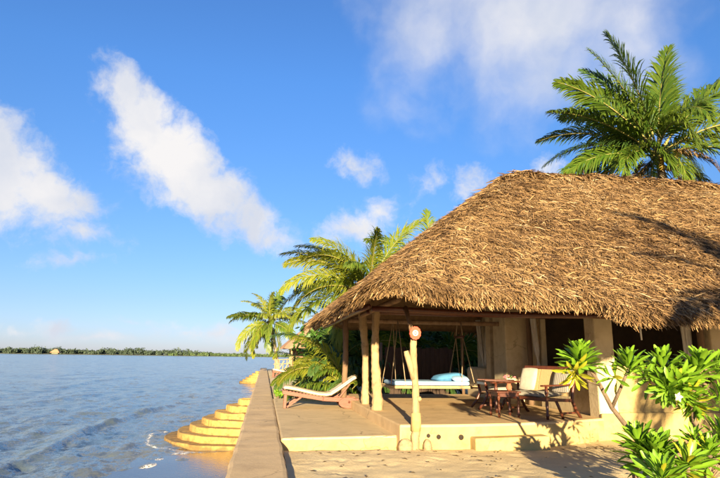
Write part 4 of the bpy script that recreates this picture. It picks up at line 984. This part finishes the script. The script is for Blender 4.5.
# low young palms beside the terrace
palm((2.62, 17.9, .1), .35, 'young palm with one long sunlit frond arching over the terrace', [(183, 50, 110, 1.05), (196, 34, 90, .95), (170, 28, 90, .9), (150, 60, 90, .9), (215, 60, 110, .75), (120, 70, 70, .9), (60, 60, 90, .8), (20, 45, 90, .7), (230, 42, 110, .6), (175, 74, 70, 1.0)], 2.5, mats=['palm_leaf_yellow', 'palm_leaf', 'palm_leaf_dark'], pairs=44, hang=.6, wleaf=.07)
palm((2.35, 20.4, .1), .5, 'dark young palm spreading low behind the lounger', rosette_fronds(14, 31, 10, 80), 2.3, mats=['palm_leaf_dark', 'palm_leaf'], pairs=40, hang=.6, wleaf=.07)
for k, (x, y, h, ln) in enumerate(((2.6, 20.0, .9, 3.2), (3.9, 20.6, 1.0, 3.4), (5.3, 20.3, .8, 3.2), (3.0, 25.5, .7, 2.4), (6.6, 20.8, .9, 3.0))):
    palm((x, y, .1), h, ['shaded young palm filling the gap behind the outer corner post', 'shaded young palm behind the left end of the board screen', 'shaded young palm behind the middle of the board screen',
                         'young palm growing between the lone palm and the dark thicket', 'shaded young palm behind the right end of the board screen'][k], rosette_fronds(15, 40 + k, 0, 82), ln, mats=['palm_leaf_dark', 'palm_leaf_dark', 'palm_leaf'], pairs=40, hang=.5, wleaf=.07, group='young palms behind the veranda')
# palm standing behind the photographer on the right, shading the roof
palm((7.5, -4.2, 0), 4.35, 'coconut palm in the yard opposite the front wall', rosette_fronds(20, 61, -30, 80), 3.6, pairs=44, tr=.16, wleaf=.07)

# broad thicket behind everything, so the garden is closed
hr = np.random.default_rng(5)
def bush(loc, r, n, size, label, mat='hedge', cat='bush', group=None, name='garden_bush'):
    V, Q, S = [], [], []
    e = thing(name, loc, label, cat, group)
    for k in range(9):
        c = (hr.normal(0, r[0] * .42), hr.normal(0, r[1] * .42), r[2] * (.5 + .5 * hr.random())); leafcloud(V, Q, S, c, r[0] * .55, r[1] * .55, r[2] * .42, n // 9, size, hr)
    link_mesh('foliage', npmesh('foliage', np.concatenate(V), np.concatenate(Q), shade=np.concatenate(S)), mat, e)
    for k in range(5):
        m = MB(); a = k * 1.3; m.tube([(loc[0], loc[1], loc[2] - .05), (loc[0] + .15 * r[0] * math.cos(a), loc[1] + .15 * r[1] * math.sin(a), loc[2] + r[2] * .5), (loc[0] + .5 * r[0] * math.cos(a), loc[1] + .5 * r[1] * math.sin(a), loc[2] + r[2] * .95)], [.04, .03, .012], 6); m.build('stem', 'bark', e)
    return e
LB = ['dense dark bush behind the dark corner post', 'dense dark bush behind the bed swing', 'dense dark bush behind the shaded window', 'dense bush left of the thicket near the far hut', 'dense bush behind the rear of the house']
for k, (x, y, rx, rz_) in enumerate(((2.9, 22.6, 1.6, 1.35), (5.2, 22.4, 1.7, 1.4), (7.6, 22.3, 1.6, 1.5), (5.2, 30.0, 1.8, 1.0), (10.0, 22.0, 1.8, 1.6))):
    bush((x, y, .05), (rx, 1.0, rz_ * 1.7), 4200, .16, LB[k], group='bushes behind the house')
bush((.50, 18.75, .17), (.12, .16, .20), 330, .05, 'small bright green herb growing beside the lounger foot', 'shrub_leaf', 'plant', None, 'green_herb')

# flowers in the vase
for k in range(22):
    a = hr.uniform(0, 6.28); b = hr.uniform(.1, 1.0); r = .13 * b; z = 1.08 + .13 * (1 - b * .5) * hr.uniform(.6, 1.2); c = (4.86 + r * math.cos(a), 10.72 + r * math.sin(a), z)
    if k % 3 == 0:
        m = MB(); m.lathe(c, [(.004, -.015), (.022, 0), (.026, .012), (.012, .022)], 8); m.build('flower', 'flower', va)
    else:
        m = MB(); d = Vector((math.cos(a), math.sin(a), .8)).normalized() * .07; p = Vector(c); s = Vector((-math.sin(a), math.cos(a), 0)) * .018
        m.add([p - d * .5, p + s, p + d * .5, p - s], [(0, 1, 2, 3)]); m.build('leaf', 'hedge', va)

# --- frangipani in the foreground: every leaf its own
def shrub_leaf(curve, seed, mat):
    q = np.random.default_rng(seed); n = 7; V, Q_, S = [], [], []
    for k in range(n + 1):
        t = k / n; w = .108 * (math.sin(math.pi * min(1, t ** 1.5 * .93 + .04)) ** .65) * (.6 + .5 * t); a = curve * t
        x = math.sin(a) / curve if abs(curve) > 1e-3 else t; z = -(1 - math.cos(a)) / curve if abs(curve) > 1e-3 else 0
        V += [(x, -w, z + w * .42 + .012 * math.sin(9 * t + seed)), (x, 0, z), (x, w, z + w * .42 - .012 * math.sin(8 * t + seed))]
        S += [.38, .95, .38] if 0 < k < n else [.6, .8, .6]
    for k in range(n):
        for j in range(2): b = k * 3 + j; Q_.append((b, b + 3, b + 4, b + 1))
    me = npmesh('leaf', V, Q_, True, S); me.materials.append(M[mat]); return me
LV = [shrub_leaf(c, i, 'shrub_leaf') for i, c in enumerate((.05, .2, .4, .7))]
LY = [shrub_leaf(c, i + 9, 'shrub_leaf_yellow') for i, c in enumerate((.3, .6, .9))]
def rosette(e, base, p, axis_, n, ln, spread=(78, -5), yellow=0.0, seed=0):
    q = np.random.default_rng(seed); ax3 = Vector(axis_).normalized(); fr_ = ax3.to_track_quat('Z', 'X').to_matrix().to_4x4()
    for k in range(n):
        t = (k + .5) / n; pol = R(spread[0] + (spread[1] - spread[0]) * t ** .9 + q.normal(0, 5)); a = k * 2.39996 + q.normal(0, .12)
        s = ln * 1.16 * (.62 + .42 * min(1, t * 2.2)) * q.uniform(.85, 1.12)
        vs = LY if q.random() < yellow else LV; me = vs[min(len(vs) - 1, int(q.integers(0, len(vs))))]
        ax_off = ax3 * (ln * .75 * (.25 - t))
        M4 = Matrix.Translation(Vector(p) - Vector(base) + ax_off) @ fr_ @ Matrix.Rotation(a, 4, 'Z') @ Matrix.Rotation(-pol, 4, 'Y') @ Matrix.Rotation(q.normal(0, .25), 4, 'X') @ Matrix.Scale(s, 4)
        inst('leaf', me, e, M4)
def branch(e, pts, r0_, r1_):
    m = MB(); n = len(pts); m.tube(pts, [r0_ + (r1_ - r0_) * k / (n - 1) for k in range(n)], 9, .05); return m.build('branch', 'bark', e)
P_ = lambda x, y, Y=6.0: tuple(aty(x, y - 7, Y))
def rosettes(e, base, RO, seed):
    for k, (pp, ax_, n, ln, sp, yl) in enumerate(RO): rosette(e, base, P_(*pp), ax_, n, ln, sp, yl, seed + k)
fb = (4.25, 6.05, 0.0)
fg = thing('frangipani_shrub', fb, 'frangipani with one long leaning bare stem and a leafy head before the settee', 'shrub')
branch(fg, [fb, (4.22, 6.05, .25), P_(641, 452, 6.05), P_(624, 430, 6.05), P_(612, 415, 6.1), P_(600, 392, 6.1), P_(590, 376, 6.1), P_(581, 364, 6.1)], .036, .018)
branch(fg, [P_(600, 392, 6.1), P_(588, 388, 6.0), P_(576, 380, 6.0)], .018, .013)
branch(fg, [P_(612, 415, 6.1), P_(622, 392, 6.0), P_(630, 372, 5.9)], .022, .015)
rosettes(fg, fb, [((581, 366, 6.1), (-.05, -.15, 1), 92, .25, (88, 12), 0.0), ((575, 380, 6.0), (-.3, -.5, -.7), 28, .20, (70, 10), .8), ((629, 372, 5.9), (-.05, -.15, 1), 44, .23, (88, 25), 0.0), ((612, 384, 6.0), (-.9, -.3, .25), 10, .2, (60, 0), .3)], 70)
fb = (4.95, 5.85, 0.0)
fg = thing('frangipani_shrub', fb, 'spreading frangipani with a white flower and several leafy heads along the front wall', 'shrub')
branch(fg, [fb, (4.93, 5.86, .3), P_(692, 420, 5.9), P_(706, 395, 5.9), P_(702, 384, 5.9), P_(680, 380, 5.9), P_(650, 382, 5.9)], .05, .018)
branch(fg, [P_(702, 384, 5.9), P_(674, 376, 5.9), P_(664, 370, 5.9)], .025, .018)
branch(fg, [P_(706, 395, 5.9), P_(712, 382, 5.85), P_(700, 372, 5.8)], .026, .018)
branch(fg, [P_(692, 420, 5.9), P_(682, 408, 5.7), P_(680, 395, 5.6)], .026, .018)
rosettes(fg, fb, [((663, 374, 5.9), (-.15, -.2, 1), 62, .26, (88, 10), 0.03), ((646, 384, 5.9), (-.8, -.3, .3), 20, .21, (70, 0), .12), ((699, 374, 5.8), (.05, -.15, 1), 56, .26, (88, 14), 0.0), ((718, 376, 5.9), (.2, -.1, 1), 26, .24, (85, 15), 0),
      ((719, 404, 5.8), (.3, -.2, .8), 34, .22, (85, -5), 0), ((684, 384, 5.9), (0, -.4, .9), 40, .22, (80, 0), 0)], 90)
fb = (5.02, 5.6, 0.0)
fg = thing('frangipani_shrub', fb, 'drooping frangipani head with one white flower hanging over the dry bush', 'shrub')
branch(fg, [fb, (5.0, 5.6, .4), P_(694, 428, 5.6), P_(690, 400, 5.6), P_(682, 390, 5.6)], .034, .018)
rosettes(fg, fb, [((680, 394, 5.6), (-.25, -.5, -.8), 84, .23, (84, -5), .06), ((693, 410, 5.6), (.1, -.5, -.85), 70, .21, (84, 0), .25), ((668, 396, 5.6), (-.6, -.4, -.2), 44, .2, (80, 0), .05)], 130)
c = P_(678, 404, 5.38)
m = MB()
for k in range(5):
    a = k * 1.2566; u = Vector((math.cos(a), -.25, math.sin(a))); s = Vector((-math.sin(a), 0, math.cos(a))); p = Vector(c)
    m.add([p, p + u * .028 + s * .02, p + u * .055, p + u * .03 - s * .014], [(0, 1, 2, 3)])
m.build('flower', 'petal', fg)
fb = (4.42, 5.45, 0.0)
fg = thing('frangipani_shrub', fb, 'low frangipani clump of long leaves rising from the sand below the others', 'shrub')
branch(fg, [fb, (4.40, 5.46, .15), P_(656, 468, 5.5)], .045, .025); branch(fg, [(4.40, 5.46, .12), P_(688, 474, 5.3)], .035, .02); branch(fg, [(4.40, 5.46, .12), P_(640, 455, 5.6)], .03, .018)
branch(fg, [(4.40, 5.46, .05), P_(664, 490, 5.1)], .03, .018)
rosettes(fg, fb, [((656, 464, 5.5), (-.15, -.25, 1), 90, .29, (86, 10), .02), ((686, 474, 5.3), (.15, -.4, .8), 42, .28, (80, -5), .3), ((640, 452, 5.6), (-.3, -.1, 1), 50, .26, (88, 18), 0), ((662, 486, 5.1), (-.2, -.4, 1), 40, .28, (80, 5), .1)], 110)
fb = (5.25, 5.3, 0.0)
fg = thing('frangipani_shrub', fb, 'small frangipani clump with yellowing leaves beside the dry bush', 'shrub')
branch(fg, [fb, (5.2, 5.3, .15), P_(708, 462, 5.4)], .035, .02); branch(fg, [(5.2, 5.3, .1), P_(720, 440, 5.5)], .03, .018)
rosettes(fg, fb, [((708, 462, 5.4), (0, -.3, 1), 46, .24, (86, 0), .25), ((720, 442, 5.5), (.2, -.2, 1), 40, .22, (86, 5), .05), ((694, 448, 5.5), (-.3, -.4, .8), 24, .2, (80, 0), .1)], 150)
# dry bare bush at the right edge
dt = thing('dry_bush', (5.5, 6.5, .02), 'bare twiggy dry bush with few leaves behind the frangipani', 'bush')
dq = np.random.default_rng(14)
for k in range(20):
    a = dq.uniform(0, 6.28); l = dq.uniform(.35, .85); t = dq.uniform(.15, .9); b = Vector((5.5, 6.5, .0)); d = Vector((math.cos(a) * math.sin(t), math.sin(a) * math.sin(t), math.cos(t)))
    p1 = b + d * l * .5 + Vector(dq.normal(0, .04, 3)); p2 = b + d * l + Vector(dq.normal(0, .09, 3))
    m = MB(); m.tube([b, p1, p2], [.012, .009, .004], 5)
    for j in range(3): q_ = p1.lerp(p2, dq.uniform(0, 1)); m.tube([q_, q_ + Vector(dq.normal(0, .12, 3))], [.006, .003], 4)
    m.build('twig', 'twig', dt)
for k in range(46):
    p = Vector((5.5 + dq.normal(0, .3), 6.5 + dq.normal(0, .25), .1 + dq.uniform(0, .7)))
    inst('leaf', LV[k % 4], dt, Matrix.Translation(p - Vector((5.5, 6.5, .02))) @ Euler((dq.uniform(-1, 1), dq.uniform(-1.2, .5), dq.uniform(0, 6.28))).to_matrix().to_4x4() @ Matrix.Scale(dq.uniform(.07, .13), 4))

# dry leaves blown over the sand and against the step
lq = np.random.default_rng(77); V, Q_, S = [], [], []
for k in range(150):
    x = lq.uniform(.6, 7.0); y = lq.uniform(5.2, 9.35) if k % 3 else 9.25 - lq.uniform(0, .35); a = lq.uniform(0, 6.28); r = lq.uniform(.02, .06); z = .03 + lq.uniform(0, .012)
    if 3.4 < x < 5.1 and y > 9.0: continue
    b = len(V); c_, s_ = math.cos(a), math.sin(a)
    V += [(x - c_ * r, y - s_ * r, z), (x + s_ * r * .4, y - c_ * r * .4, z + .014), (x + c_ * r, y + s_ * r, z + .006), (x - s_ * r * .4, y + c_ * r * .4, z + .014)]; Q_.append((b, b + 1, b + 2, b + 3)); S += [lq.random()] * 4
tag(link_mesh('leaf_litter', npmesh('leaf_litter', V, Q_, shade=S), 'palm_leaf_dry'), 'scattered dry brown leaves on the sand yard', 'leaves', kind='stuff')

# --- far hut with wooden railing on the shore beyond the wall
fh = thing('far_hut', (3.2, 41.5, 0), 'small thatched hut among palms beyond the end of the wall', 'hut')
for x in (1.9, 4.6):
    for y in (40.2, 42.8): m = MB(); m.tube([(x, y, 0), (x, y, 2.3)], .07, 8); m.build('post', 'log', fh)
m = MB(); S_ = []
for (r, z) in ((2.15, 2.05), (2.0, 2.25), (1.2, 2.95), (.35, 3.6), (.08, 3.75)):
    S_.append([(3.25 + r * math.cos(t) * (1 + .04 * math.sin(7 * t)), 41.5 + r * math.sin(t), z + .03 * math.sin(9 * t)) for t in np.linspace(0, 6.283, 24, endpoint=False)])
m.loft(S_, False); m.build('roof', 'far_thatch', fh)
m = MB(); m.box(2.0, 4.5, 42.7, 42.8, .1, 2.1); m.build('wall', 'dark_log', fh)
rl = thing('wooden_railing', (1.5, 40.5, 0), 'weathered pole railing and steps beside the far hut', 'railing')
for k in range(7): x = .75 + .28 * k; m = MB(); m.tube([(x, 40.4, .05), (x + .02, 40.4, 1.35 - .08 * (k % 3))], .04, 6); m.build('post', 'log', rl)
for z0_, z1_ in ((.55, .65), (.95, 1.05), (1.25, 1.35)): m = MB(); m.tube([(.65, 40.4, z0_), (2.6, 40.4, z1_)], .032, 6); m.build('rail', 'log', rl)
for k in range(4): m = MB(); m.bar((.8 + .4 * k, 40.3, .25), (1.4 + .4 * k, 40.3, 1.2), .05, .06); m.build('brace', 'log', rl)

# ------------------------------------------------------------------ tidy
for o in bpy.data.objects:
    if '_w' in o.keys(): del o['_w']
scene.render.engine = 'CYCLES'
